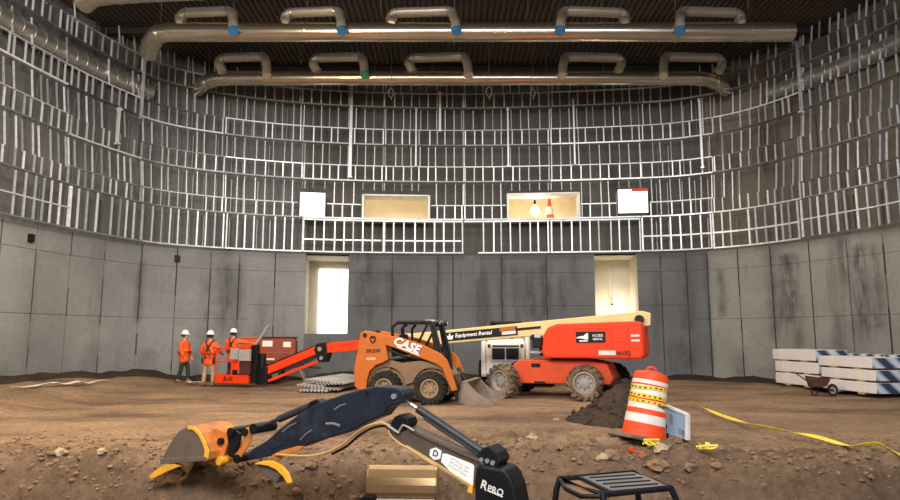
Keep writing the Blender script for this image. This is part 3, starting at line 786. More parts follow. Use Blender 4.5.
# ------------------------------------------------------------------ skid steer loaders
XZ = lambda x, z: Vector((x, 0, z))
def skid_steer(loc, rz, paint, dusty, label, lettered, tread=20):
    t = thing('skid_steer_loader', loc, rz, label, 'skid steer loader')
    # lower chassis
    mb = MB(); mb.prism([(-1.28, 0.42), (-1.2, 0.26), (1.0, 0.24), (1.12, 0.4), (1.1, 0.74), (0.8, 0.86), (-0.3, 0.9), (-0.9, 1.0), (-1.28, 1.0)], -0.52, 0.52)
    mb.build('chassis', dusty, t, bevel=0.02)
    for s in (-1, 1):
        # chain case between the wheels with arched fenders
        mb = MB()
        def arch(cx, r0, a0, a1, n=10): return [(cx + r0 * math.cos(a0 + (a1 - a0) * i / n), 0.42 + r0 * math.sin(a0 + (a1 - a0) * i / n)) for i in range(n + 1)]
        out = [(-1.02, 0.42)] + arch(-0.58, 0.50, PI * 0.95, 0.1, 12) + arch(0.60, 0.49, PI * 0.92, 0.06, 12) + [(1.12, 0.56), (0.9, 0.98), (0.3, 1.08), (-0.2, 1.02), (-0.5, 1.10), (-1.0, 1.0)]
        mb.prism(out, s * 0.50, s * 0.62)
        mb.build('fender', dusty, t, bevel=0.012)
        # rear upright
        mb = MB()
        mb.prism([(-1.36, 0.42), (-1.37, 0.85), (-1.20, 1.80), (-1.14, 1.84), (-0.64, 1.74), (-0.60, 1.56), (-0.50, 1.10), (-0.66, 1.02), (-0.84, 0.96), (-1.0, 0.80), (-1.06, 0.58), (-1.08, 0.36), (-1.3, 0.34)], s * 0.60, s * 0.76)
        up = mb.build('upright', paint, t, bevel=0.02)
        mb = MB(); mb.prism([(-1.36, 0.42), (-1.37, 0.85), (-1.20, 1.80), (-1.26, 1.80), (-1.42, 0.85), (-1.40, 0.42)], s * 0.64, s * 0.72); mb.build('edge_plate', paint, up)
        mb = MB(); mb.cyl((-1.13, s * 0.58, 1.72), (-1.13, s * 0.80, 1.72), 0.05); mb.build('pivot_pin', M['black'], up, autos=SM)
        # lift arm
        mb = MB()
        mb.prism([(-1.14, 1.80), (-0.64, 1.73), (-0.20, 1.66), (0.34, 1.50), (0.86, 1.26), (1.02, 1.10), (1.14, 0.80), (1.28, 0.38), (1.14, 0.34), (1.0, 0.66), (0.90, 0.90), (0.72, 1.02), (0.22, 1.19), (-0.34, 1.40), (-0.62, 1.48), (-0.74, 1.56)], s * 0.63, s * 0.735)
        arm = mb.build('lift_arm', paint, t, bevel=0.02)
        mb = MB(); mb.cyl((-0.5, s * 0.60, 1.12), (0.2, s * 0.60, 1.22), 0.05); mb.cyl((0.2, s * 0.60, 1.22), (0.78, s * 0.60, 1.03), 0.028); mb.build('lift_cylinder', M['cylinder'], arm, autos=SM)
        mb = MB(); mb.tube([(-0.55, s * 0.66, 1.38), (-0.2, s * 0.68, 1.22), (0.3, s * 0.66, 1.13), (0.62, s * 0.6, 1.06)], 0.022, 8); mb.build('hose', M['black'], arm, autos=SM)
        mb = MB(); mb.prism([(1.10, 0.72), (1.18, 0.74), (1.42, 0.24), (1.36, 0.12), (1.22, 0.12)], s * 0.56, s * 0.66); mb.build('coupler_plate', M['black'], arm)
        mb = MB(); mb.cyl((1.02, s * 0.58, 0.86), (1.26, s * 0.58, 0.46), 0.045); mb.cyl((1.26, s * 0.58, 0.46), (1.34, s * 0.58, 0.3), 0.025); mb.build('tilt_cylinder', M['cylinder'], arm, autos=SM)
        # cab side
        mb = MB()
        mb.tube([(-0.46, s * 0.47, 1.40), (-0.50, s * 0.47, 1.92), (-0.34, s * 0.47, 2.05), (0.52, s * 0.47, 2.06), (0.62, s * 0.47, 1.98), (0.80, s * 0.47, 1.28), (0.86, s * 0.47, 0.8)], 0.042, 8)
        mb.tube([(-0.22, s * 0.47, 1.40), (-0.24, s * 0.47, 1.88), (-0.12, s * 0.47, 2.02)], 0.035, 8)
        mb.tube([(0.14, s * 0.47, 1.40), (0.46, s * 0.47, 2.02)], 0.032, 8)
        mb.tube([(-0.46, s * 0.47, 1.40), (0.78, s * 0.47, 1.38)], 0.035, 8)
        mb.prism([(0.50, 2.04), (0.64, 2.0), (0.82, 1.28), (0.86, 0.84), (0.72, 0.84), (0.64, 1.30)], s * 0.44, s * 0.50)
        mb.build('cab_frame', M['black'], t, autos=SM)
        mb = MB(); mb.box((-0.05, s * 0.45, 1.15), (1.2, 0.05, 0.5)); mb.build('cab_panel', M['black'], t)
        mb = MB(); mb.cyl((0.66, s * 0.42, 2.03), (0.76, s * 0.42, 2.03), 0.055, 0.065); lp = mb.build('head_lamp', M['black'], t, autos=SM)
        mb = MB(); mb.cyl((0.76, s * 0.42, 2.03), (0.765, s * 0.42, 2.03), 0.05); mb.build('lens', M['silver'], lp)
    mb = MB(); mb.prism([(-0.40, 2.02), (-0.34, 2.09), (0.52, 2.10), (0.62, 2.03), (0.52, 2.0), (-0.34, 2.0)], -0.5, 0.5); roof = mb.build('cab_roof', M['black'], t, bevel=0.015)
    mb = MB(); mb.box((0.50, 0, 2.085), (0.24, 0.9, 0.05)); mb.build('roof_visor', M['silver'], roof, bevel=0.01)
    mb = MB(); mb.prism([(-0.42, 0.95), (0.1, 0.95), (0.12, 1.1), (-0.16, 1.14), (-0.28, 1.75), (-0.38, 1.74)], -0.24, 0.24); mb.build('seat', M['black'], t, bevel=0.03)
    for s in (-1, 1):
        mb = MB(); mb.tube([(0.35, s * 0.28, 0.9), (0.42, s * 0.28, 1.3), (0.38, s * 0.26, 1.42)], 0.018, 6); mb.build('control_lever', M['black'], t)
    # engine cover and tail gate
    mb = MB(); mb.prism([(-1.30, 0.42), (-1.30, 1.36), (-1.18, 1.50), (-0.5, 1.56), (-0.46, 0.9), (-0.9, 0.42)], -0.58, 0.58); mb.build('engine_cover', paint if not lettered else dusty, t, bevel=0.03)
    mb = MB(); mb.prism([(-1.42, 0.40), (-1.42, 1.20), (-1.34, 1.42), (-1.26, 1.42), (-1.26, 0.40)], -0.60, 0.60); gate = mb.build('tail_gate', paint, t, bevel=0.025)
    mb = MB(); mb.prism([(-1.44, 0.86), (-1.44, 1.22), (-1.40, 1.32), (-1.36, 1.32), (-1.36, 0.86)], -0.42, 0.42); gr = mb.build('grille', M['black'], gate, bevel=0.012)
    mb = MB()
    for y in (-0.43, 0.0, 0.43): mb.box((-1.448, y, 1.05), (0.02, 0.035, 0.40))
    for z in (0.86, 1.24): mb.box((-1.446, 0, z), (0.02, 0.9, 0.03))
    mb.build('grille_trim', M['silver'], gate)
    for s in (-1, 1):
        mb = MB(); mb.box((-1.425, s * 0.51, 1.30), (0.03, 0.09, 0.1)); mb.build('tail_lamp', M['rust'], gate)
    # exhaust, wheels
    mb = MB(); mb.tube([(-0.95, -0.2, 1.5), (-0.95, -0.2, 1.78), (-1.02, -0.2, 1.84)], 0.04, 10); mb.build('exhaust_pipe', M['black'], t, autos=SM)
    for s in (-1, 1):
        for x in (-0.58, 0.60):
            wheel(t, (x, s * 0.72, 0.41), 0.41, 0.30, s, M['rubber'], M['rim_dusty'], 18, 0, 0.03, 0.54)
    # bucket
    w = 0.86
    sh = [(1.36, 0.62), (1.44, 0.66), (1.33, 0.28), (1.36, 0.08), (1.48, 0.04), (2.10, 0.0), (2.16, 0.02), (1.50, 0.085), (1.42, 0.12), (1.39, 0.28), (1.48, 0.64)]
    mb = MB(); mb.prism([(1.44, 0.58), (1.34, 0.30), (1.36, 0.08), (1.46, 0.02), (2.14, 0.0), (2.18, 0.015), (1.50, 0.06), (1.42, 0.12), (1.40, 0.30), (1.50, 0.58)], -w, w)
    bk = mb.build('bucket', M['bucket_grey'], t, bevel=0.006)
    for s in (-1, 1):
        mb = MB(); mb.prism([(1.44, 0.58), (1.34, 0.30), (1.36, 0.08), (1.46, 0.02), (2.14, 0.0), (2.22, 0.10), (1.80, 0.34), (1.56, 0.58)], s * (w - 0.02), s * w); mb.build('side_plate', M['bucket_grey'], bk)
    mb = MB(); mb.box((1.50, 0, 0.585), (0.14, 2 * w, 0.03)); mb.build('top_lip', M['bucket_grey'], bk)
    if lettered:
        y = -0.765
        dirn = Vector((0.88, 0, -0.31)).normalized()
        f = lambda x, z, d=dirn, yy=y: text_frame((x, yy + 0.024, z), d, Vector((-d.z, 0, d.x)))
        text('CASE', 0.285, f(-0.025, 1.462, dirn, -0.757), M['black'], t, 'lettering_outline', 0.005, shear=0.22, sx=1.08, bold=0.07)
        text('CASE', 0.285, f(-0.03, 1.468, dirn, -0.765), M['white_text'], t, 'lettering', 0.006, shear=0.22, sx=1.08, bold=0.035)
        mb = MB(); mm = f(0.02, 1.325, dirn, -0.758); mb.box((0, 0, 0), (0.62, 0.026, 0.01), mm); mb.build('stripe', M['white_text'], t)
        text('SR250', 0.115, text_frame((-0.90, -0.765, 1.32), (1, 0, 0.03), (0, 0, 1)), M['dark_text'], t, 'lettering', 0.004, sx=1.3, bold=0.03)
        text('EZ-EH', 0.085, text_frame((-0.95, -0.765, 1.12), (1, 0, 0.0), (0, 0, 1)), M['white_label'], t, 'lettering', 0.004, sx=1.1)
        mb = MB(); mb.prism([(-1.0, 1.66), (-0.96, 1.70), (-0.87, 1.70), (-0.83, 1.66), (-0.84, 1.56), (-0.915, 1.50), (-0.99, 1.56)], -0.768, -0.755); em = mb.build('emblem', M['black'], t)
        mb = MB(); mb.prism([(-0.96, 1.65), (-0.92, 1.61), (-0.87, 1.65), (-0.87, 1.60), (-0.915, 1.54), (-0.96, 1.60)], -0.771, -0.765); mb.build('bird_mark', M['case_orange'], em)
    return t
c = G(411, 404.5)
sk = skid_steer((c.x + 0.06, c.y + 0.75, gz(c.x, c.y + 0.75) + 0.0), math.radians(-13), M['case_orange'], M['case_dusty'], 'orange skid steer loader with black open cab, dusty wheels and lowered bucket', True)
sk.scale = (0.96, 0.96, 0.96)
c = P(509, 372, 21.0)
skid_steer((c.x, 21.9, gz(c.x, 21.9)), math.radians(84), M['loader_white'], M['black'], 'white skid steer loader seen from its grilled rear, behind the cream boom', False)

# ------------------------------------------------------------------ telescopic boom lift
A = P(640, 319, 17.3); B = P(326, 348, 20.6)
h = Vector((B.x - A.x, B.y - A.y, 0)); LB = h.length; h.normalize(); yaw = math.atan2(h.y, h.x)
O = Vector((A.x, A.y, 0)) + h * 2.75
O.z = gz(O.x, O.y)
bl = thing('boom_lift', O, yaw, 'long orange boom lift with cream boom lowered to a basket by the workers', 'boom lift')
W2L = bl.matrix_world.inverted()
# chassis (near side is local +y)
mb = MB(); mb.prism([(-2.1, 0.55), (-2.0, 0.40), (0.35, 0.38), (0.52, 0.55), (0.52, 0.88), (0.35, 1.0), (-1.5, 1.0), (-1.95, 0.92)], -0.72, 0.78)
ch = mb.build('chassis', M['lift_red_dirty'], bl, bevel=0.03)
mb = MB(); mb.box((-0.1, 0.785, 0.86), (0.24, 0.012, 0.1)); mb.box((-0.2, 0.785, 0.42), (0.3, 0.012, 0.05)); mb.build('slot', M['black'], ch)
mb = MB()
for x in (0.72, -1.4): mb.cyl((x, -1.0, 0.45), (x, 1.0, 0.45), 0.12)
mb.box((0.6, 0, 0.45), (0.5, 0.5, 0.2))
mb.box((0, 0, 0.34), (0.8, 0.5, 0.16)); mb.build('axle', M['black'], ch, autos=SM)
for (x, y, st, tm) in ((0.74, 1.0, -0.42, 'rubber_mud'), (0.74, -1.0, -0.42, 'rubber'), (-1.42, 1.02, 0.0, 'rubber_mud'), (-1.9, -1.0, 0.0, 'rubber')):
    wheel(bl, (x, y, 0.45), 0.45, 0.36, 1 if y > 0 else -1, M[tm], M['rim_grey'], 16, st, 0.045, 0.60)
mb = MB(); mb.cyl((-0.9, 0, 0.98), (-0.9, 0, 1.10), 0.55, None, 24); mb.build('turntable_ring', M['black'], bl, autos=SM)
mb = MB(); mb.prism([(-0.3, 1.06), (-2.86, 1.06), (-2.86, 1.3), (-2.7, 1.55), (-0.4, 1.2)], -0.3, 0.3); mb.build('turntable', M['lift_red'], bl, bevel=0.02)
def hood(y0, y1):
    mb = MB(); mb.prism([(-0.40, 1.06), (-0.32, 1.20), (-0.38, 1.66), (-0.50, 1.86), (-0.75, 1.94), (-2.8, 2.0), (-2.88, 1.93), (-2.90, 1.14), (-2.80, 1.06)], y0, y1)
    return mb.build('engine_hood' if y1 > 0 else 'tank_hood', M['lift_red'], bl, bevel=0.07)
hd = hood(0.28, 1.08); hood(-1.08, -0.28)
mb = MB()
for a, b in (((-0.85, 1.78), (-1.1, 1.82)), ((-0.85, 1.78), (-0.72, 1.28)), ((-1.1, 1.82), (-2.12, 1.84)), ((-2.12, 1.2), (-2.12, 1.86)), ((-2.52, 1.12), (-2.52, 1.94)), ((-2.12, 1.5), (-2.52, 1.5))):
    mb.tube([(a[0], 1.082, a[1]), (b[0], 1.082, b[1])], 0.010, 6)
mb.build('panel_seam', M['lift_red_dirty'], hd)
mb = MB(); mb.box((-2.88, 0.72, 1.52), (0.06, 0.6, 0.7)); mb.build('counterweight_face', M['lift_red_dirty'], bl, bevel=0.02)
mb = MB(); mb.box((-0.28, 0.0, 1.35), (0.4, 0.5, 0.5)); mb.box((-0.14, 0.55, 1.45), (0.25, 0.5, 0.28)); mb.cyl((-0.26, 0.5, 1.5), (0.06, 0.6, 1.62), 0.07); mb.build('hydraulic_block', M['black'], bl, bevel=0.02)
mb = MB(); mb.cyl((-0.14, 0.2, 1.6), (-0.14, 0.7, 1.62), 0.08); mb.box((-0.06, 0.45, 1.2), (0.3, 0.3, 0.06)); mb.build('filter', M['silver'], bl, autos=SM)
LT = lambda x, z: text_frame((x, 1.088, z), (-1, 0, 0.012), (0, 0, 1))
mb = MB(); mb.box((0, 0, 0), (0.74, 0.28, 0.012), LT(-1.60, 1.60)); sg = mb.build('hood_sign', M['black'], bl, bevel=0.02)
mb = MB(); mm = LT(-1.44, 1.60) @ Matrix.Translation((0, 0, 0.008))
mb.add([(-0.22, -0.02, 0), (-0.10, 0.03, 0), (-0.02, 0.03, 0), (0.06, 0.10, 0), (0.10, 0.10, 0), (0.10, -0.06, 0), (0.02, -0.06, 0), (-0.02, -0.04, 0)], [(0, 1, 2, 7), (2, 3, 4, 5, 6, 7)], mm)
mb.box((-0.02, -0.095, 0), (0.22, 0.03, 0.004), mm); mb.build('arrow_mark', M['white_text'], sg)
text('ACCESS', 0.085, LT(-1.78, 1.64) @ Matrix.Translation((0, 0, 0.008)), M['white_text'], sg, 'lettering', sx=0.9)
text('RENTAL', 0.075, LT(-1.78, 1.55) @ Matrix.Translation((0, 0, 0.008)), M['white_text'], sg, 'lettering', sx=0.9)
mb = MB(); mb.box((0, 0, 0), (0.42, 0.11, 0.008), LT(-2.0, 1.21)); mb.build('white_decal', M['white_label'], bl)
text('460SJ', 0.16, LT(-2.40, 1.20), M['dark_text'], bl, 'lettering', sx=1.0)
mb = MB()
for z in (1.52, 1.64): mb.box((0, 0, 0), (0.2, 0.05, 0.008), LT(-2.70, z))
mb.build('white_decal', M['white_label'], bl)
# boom sections
zA = A.z - O.z; zB = B.z - O.z; x0 = -2.75; x1 = x0 + LB
bd = Vector((x1 - x0, 0, zB - zA)); BL = bd.length; bd.normalize(); bu = Vector((-bd.z, 0, bd.x))
def bp(t, up=0.0, y=0.0): return Vector((x0, 0, zA)) + bd * t + bu * up + Vector((0, y, 0))
def t_at(px):
    lo, hi = 0.0, BL
    for _ in range(40):
        m = (lo + hi) / 2
        if proj(bl.matrix_world @ bp(m))[0] > px: lo = m
        else: hi = m
    return (lo + hi) / 2
BM = Matrix((bd, Vector((0, 1, 0)), bu)).transposed().to_4x4(); BM.translation = (x0, 0, zA)
tc = t_at(404)
mb = MB(); mb.prism([(-0.25, -0.20), (-0.3, 0.12), (-0.1, 0.20), (1.2, 0.19), (tc - 1.6, 0.19), (tc, 0.19), (tc, -0.20), (1.2, -0.20)], -0.17, 0.17, BM)
bm_o = mb.build('main_boom', M['cream'], bl, bevel=0.02)
mb = MB(); tt = t_at(530); mb.box((tt, 0.175, 0.02), (0.7, 0.012, 0.07), BM); mb.build('boom_slot', M['black'], bm_o)
ta, tb = t_at(519), t_at(447)
mb = MB(); mb.box(((ta + tb) / 2, 0.178, -0.01), (tb - ta, 0.014, 0.245), BM); bn = mb.build('banner', M['black'], bm_o)
def BT(t, up, y=0.190):
    p = bp(t, up, y); return text_frame(p, -bd, bu)
text('Equipment Rental', 0.155, BT(ta + (tb - ta) * 0.60, 0.0), M['white_text'], bn, 'lettering', shear=0.2, sx=1.0)
mb = MB(); q = ta + (tb - ta) * 0.925
mb.prism([(q - 0.07, -0.09), (q - 0.11, 0.03), (q - 0.03, 0.0), (q, 0.10), (q + 0.05, 0.0), (q + 0.11, 0.04), (q + 0.06, -0.09)], 0.184, 0.192, BM); mb.build('swoosh_mark', M['white_text'], bn)
mb = MB(); q = ta + (tb - ta) * 0.13; mb.box((q, 0.188, 0.055), (0.46, 0.01, 0.09), BM); mb.build('orange_decal', M['case_orange'], bn)
mb = MB(); mb.box((q - 0.03, 0.188, -0.05), (0.40, 0.01, 0.09), BM); mb.build('white_decal', M['white_label'], bn)
mb = MB(); mb.cyl(bp(0, -0.02, -0.3), bp(0, -0.02, 0.3), 0.12, None, 18); mb.build('boom_pivot', M['black'], bl, autos=SM)
mb = MB(); mb.prism([(tc - 0.3, -0.155), (tc - 0.3, 0.145), (BL, 0.145), (BL, -0.155)], -0.125, 0.125, BM); mb.build('fly_boom', M['lift_red'], bl, bevel=0.012)
mb = MB(); mb.prism([(tc - 0.12, -0.23), (tc - 0.12, 0.22), (tc + 0.02, 0.22), (tc + 0.02, -0.23)], -0.2, 0.2, BM); mb.build('wear_collar', M['cream'], bl, bevel=0.01)
# jib: from the boom end down to the basket mount; world pixel targets at the boom end's depth
dB = B.y
def lp(px, py, d): return W2L @ P(px, py, d)
j0 = bp(BL, -0.02); j1 = lp(262, 376, dB + 0.55)
# boom nose knuckle
mb = MB(); k = bp(BL)
mb.prism([(BL - 0.1, 0.17), (BL + 0.22, 0.16), (BL + 0.34, -0.02), (BL + 0.2, -0.42), (BL + 0.0, -0.44), (BL - 0.12, -0.2)], -0.17, 0.17, BM); mb.build('boom_nose', M['black'], bl, bevel=0.02)
mb = MB(); mb.cyl(bp(BL + 0.12, -0.02, -0.2), bp(BL + 0.12, -0.02, 0.2), 0.07); mb.cyl(bp(BL + 0.08, -0.3, -0.2), bp(BL + 0.08, -0.3, 0.2), 0.06); mb.build('nose_pin', M['silver'], bl, autos=SM)
a0 = bp(BL + 0.16, 0.0); a1 = lp(267, 371, dB + 0.5)
b0 = bp(BL + 0.10, -0.34); b1 = lp(262, 383.5, dB + 0.5)
def bar(a, b, w, hh, name, m, parent, bev=0.01):
    mb = MB(); mb.box(((b - a).length / 2, 0, 0), ((b - a).length, w, hh), frame(a, b - a, (0, 0, 1))); return mb.build(name, m, parent, bevel=bev)
bar(a0, a1, 0.22, 0.24, 'jib_arm', M['lift_red'], bl)
mb = MB(); up = Vector((0, 0, 0.14)); mb.tube([a0 + up, a0.lerp(a1, 0.3) + up, a0.lerp(a1, 0.7) + up * 1.15, a1 + up], 0.04, 8); mb.build('cable_track', M['black'], bl, autos=SM)
bar(b0, b1, 0.10, 0.085, 'jib_link', M['lift_red'], bl)
am = (a0 + b0) / 2; bm_ = (a1 + b1) / 2
mb = MB(); mb.cyl(am.lerp(bm_, 0.12), am.lerp(bm_, 0.6), 0.055); mb.cyl(am.lerp(bm_, 0.6), am.lerp(bm_, 0.92), 0.03); mb.build('jib_cylinder', M['cylinder'], bl, autos=SM)
mb = MB(); cc = (a1 + b1) / 2; mb.box(cc + Vector((0.0, 0, 0.05)), (0.34, 0.34, 0.56)); mb.cyl(cc + Vector((0.1, 0, -0.2)), cc + Vector((0.1, 0, 0.75)), 0.11); mb.build('basket_rotator', M['black'], bl, bevel=0.02)
# basket (aligned to the boom), from px 262 to 215
cb = lp(239, 384, dB + 0.75); fl = cb.z + 0.05; fl = max(fl, 0.03)
bx0, bx1 = cb.x - 0.62, cb.x + 0.62; by0, by1 = cb.y - 0.15, cb.y + 0.62
by0, by1 = cb.y - 0.45, cb.y + 0.40
mb = MB(); mb.box(((bx0 + bx1) / 2, (by0 + by1) / 2, fl + 0.02), (bx1 - bx0, by1 - by0, 0.04))
for y in (by0, by1): mb.box(((bx0 + bx1) / 2, y, fl + 0.13), (bx1 - bx0, 0.03, 0.26))
for x in (bx0, bx1): mb.box((x, (by0 + by1) / 2, fl + 0.13), (0.03, by1 - by0, 0.26))
pan = mb.build('basket_floor', M['lift_red'], bl, bevel=0.008)
text('JLG', 0.17, text_frame(((bx0 + bx1) / 2 + 0.1, by1 + 0.022, fl + 0.14), (-1, 0, 0), (0, 0, 1)), M['black'], pan, 'lettering', sx=1.4)
for zz in (0.68, 1.1):
    mb = MB(); mb.tube([(bx0, by0, fl + zz), (bx1, by0, fl + zz), (bx1, by1, fl + zz), (bx0, by1, fl + zz)], 0.026, 8, closed=True); mb.build('basket_rail', M['lift_red'], bl, autos=SM)
for x in (bx0, (bx0 + bx1) / 2, bx1):
    for y in (by0, by1):
        mb = MB(); mb.cyl((x, y, fl + 0.2), (x, y, fl + 1.1), 0.024, None, 8); mb.build('basket_post', M['lift_red'], bl, autos=SM)
def lb(px, py, yy):  # local point on a plane y = yy
    r0 = W2L @ CAM; r1 = W2L @ (CAM + ray(px, py) * 20); k = (yy - r0.y) / (r1.y - r0.y); return r0 + (r1 - r0) * k
def facebox(pxa, pya, pxb, pyb, yy, th, name, m, bev=0.01):
    a = lb(pxa, pya, yy); b = lb(pxb, pyb, yy); mb = MB(); mb.box(((a.x + b.x) / 2, yy, (a.z + b.z) / 2), (abs(a.x - b.x), th, abs(a.z - b.z))); return mb.build(name, m, bl, bevel=bev)
facebox(240, 349.5, 250, 361, by1 + 0.05, 0.12, 'control_box', M['grey_box'])
facebox(231, 348.5, 238, 359.5, by1 + 0.03, 0.05, 'side_screen', M['grey_box'])
facebox(232, 363, 239.5, 370, by1 + 0.02, 0.06, 'tool_box', M['lift_red'])
facebox(240.5, 361.5, 250, 374.5, by1 + 0.0, 0.10, 'lower_console', M['rust'])
a = lb(256, 344, by1 - 0.2); b = lb(268.5, 325.5, by1 - 0.3)
mb = MB(); mb.cyl(a, b, 0.05, None, 10); mb.build('light_mast', M['silver'], bl, autos=SM)
facebox(252.5, 345, 258, 364, by1 - 0.25, 0.16, 'mast_bracket', M['black'])
facebox(250.5, 364, 258, 383, by1 - 0.25, 0.3, 'basket_mount', M['black'])

# ------------------------------------------------------------------ brick red towable generator behind the basket
c = P(277.5, 378, 23.2); ggz = gz(c.x, c.y)
gt = thing('towable_generator', (c.x, c.y, ggz), math.radians(8), 'brick red box generator with white labels on a wheeled frame behind the basket', 'generator')
mb = MB(); mb.prism([(-0.62, 0.72), (-0.62, 1.44), (-0.5, 1.56), (0.56, 1.56), (0.62, 1.46), (0.62, 0.72)], -0.4, 0.4); gb = mb.build('body', M['brick_red'], gt, bevel=0.03)
mb = MB(); mb.box((0, 0, 1.575), (1.3, 0.86, 0.04)); mb.build('lid', M['black'], gt, bevel=0.01)
for x0_, x1_, z0_, z1_ in ((-0.50, -0.16, 1.26, 1.46), (0.20, 0.46, 1.24, 1.42), (-0.34, -0.08, 0.80, 0.86)):
    mb = MB(); mb.box(((x0_ + x1_) / 2, -0.405, (z0_ + z1_) / 2), (x1_ - x0_, 0.012, z1_ - z0_)); mb.build('label_plate', M['white_label'], gb)
mb = MB(); mb.box((0, -0.404, 1.06), (1.1, 0.01, 0.02)); mb.tube([(-0.16, -0.41, 1.36), (0.2, -0.41, 1.2)], 0.012, 6); mb.build('panel_seam', M['case_dusty'], gb)
mb = MB(); mb.box((0, 0, 0.58), (1.7, 0.7, 0.1)); mb.tube([(0.8, 0, 0.58), (1.5, 0, 0.5)], 0.04, 8); mb.build('trailer_frame', M['rust'], gt)
for s in (-1, 1):
    wheel(gt, (-0.1, s * 0.5, 0.3), 0.3, 0.18, s, M['rubber'], M['rim_grey'], 14, 0, 0.015, 0.55)
    mb = MB(); mb.tube([(0.72, s * 0.3, 0.6), (0.98, s * 0.32, 0.04)], 0.035, 8); mb.box((0.98, s * 0.32, 0.03), (0.16, 0.12, 0.04)); mb.build('leg', M['rim_grey'], gt)
    mb = MB(); mb.tube([(-0.6, s * 0.3, 0.6), (-0.75, s * 0.32, 0.04)], 0.035, 8); mb.box((-0.75, s * 0.32, 0.03), (0.16, 0.12, 0.04)); mb.build('leg', M['rim_grey'], gt)
c = P(250, 352, 23.0); zz = gz(c.x, c.y)
lt = thing('job_box', (c.x, c.y, zz), 0.1, 'orange upright metal cabinet behind the lift basket', 'cabinet')
mb = MB(); mb.box((0, 0, 0.8), (0.55, 0.4, 1.5)); mb.build('body', M['lift_red_dirty'], lt, bevel=0.015)
mb = MB(); mb.box((0, 0, 1.58), (0.6, 0.44, 0.06)); mb.build('lid', M['case_orange'], lt, bevel=0.01)
mb = MB(); mb.box((0, -0.205, 0.85), (0.48, 0.015, 1.2)); dd = mb.build('door', M['lift_red_dirty'], lt)
mb = MB(); mb.box((0.18, -0.225, 0.9), (0.03, 0.03, 0.16)); mb.build('handle', M['black'], dd)
for x in (-0.22, 0.22):
    mb = MB(); mb.box((x, 0, 0.025), (0.08, 0.36, 0.06)); mb.build('skid', M['black'], lt)

# ------------------------------------------------------------------ the digger reaching out of the pit
PA = Vector((0.62, 6.35, 0)); PB = Vector((-3.0, 8.2, 0))
pe = (PB - PA).normalized(); pn = Vector((pe.y, -pe.x, 0))
if pn.y > 0: pn = -pn                                   # pn points towards the open end (the viewer's side)
def AP(px, py, off=0.0):
    r = ray(px, py); k = (PA + pn * off - CAM).dot(pn) / r.dot(pn); return CAM + r * k
BASE = Vector((1.62, 6.75, -2.1))
ex = thing('excavator', BASE, 0, 'digger in the pit, navy arm and lettered boom reaching to a yellow-edged bucket', 'excavator')
def plate(pix, w0, w1, name, m, parent=ex, bev=0.012, smooth=False):
    """outline through picture points, placed in the arm's own plane, w0..w1 metres across (negative = far side)"""
    pts = [AP(a, b, w1) for a, b in pix]; n = len(pts)
    mb = MB(); mb.add([p + pn * (w0 - w1) for p in pts] + pts,
           [list(range(n)), list(range(2 * n - 1, n - 1, -1))] + [(i, i + n, (i + 1) % n + n, (i + 1) % n) for i in range(n)])
    return mb.build(name, m, parent, world=True, bevel=bev)
def rod(a, b, r, name, m, parent=ex, off=0.0, r2=None, n=12):
    mb = MB(); mb.cyl(AP(*a, off), AP(*b, off), r, r2, n); return mb.build(name, m, parent, world=True, autos=SM)
# stick
stick = plate([(405, 394), (402, 389.5), (396, 387), (376, 386), (364, 388.5), (345, 393.5), (318, 403), (299, 413.5), (280, 428), (266, 441), (252, 449), (246, 456), (247, 460), (256, 459.5), (280, 453.5), (300, 447.5), (320, 440), (350, 431.5), (368, 421.5), (381, 416.5), (387, 409), (391, 405.5), (402, 403)], -0.11, 0.11, 'stick', M['boom_navy'], bev=0.02)
plate([(268, 444), (276, 436), (286, 432), (284, 444), (272, 450)], 0.108, 0.118, 'gusset', M['boom_navy'], stick, 0.004)
for a, b, w_ in (((326, 424), (340, 426), 2), ((334, 410), (346, 404), 1), ((300, 440), (312, 430), 1), ((282, 432), (296, 423), 1)):
    q0, q1 = AP(*a, 0.112) - pn * 0.112, AP(*b, 0.112) - pn * 0.112; mb = MB(); mb.tube([q0 + pn * 0.108, (q0 + q1) / 2 + pn * 0.107 + Vector((0, 0, 0.015)), q1 + pn * 0.108], 0.009 * w_, 6); mb.build('scrape_mark', M['canopy'], stick, world=True)
q = AP(393.5, 396.5, 0.13) - pn * 0.13; mb = MB(); mb.cyl(q - pn * 0.2, q + pn * 0.135, 0.028); mb.build('pin', M['silver'], stick, world=True, autos=SM)
q = AP(367, 393, 0.11) - pn * 0.11; mb = MB(); mb.cyl(q - pn * 0.1, q + pn * 0.118, 0.018); mb.build('pin', M['black'], stick, world=True, autos=SM)
# bucket cylinder on the stick
rod((259, 427.5), (282, 417.5), 0.022, 'cylinder_rod', M['cylinder'], ex, 0.0)
rod((279, 419), (318, 402.5), 0.042, 'bucket_cylinder', M['cylinder'], ex, 0.0)
plate([(306, 410), (309, 402), (316, 399), (321, 402), (318, 409)], -0.07, 0.07, 'cylinder_bracket', M['casting'], stick)
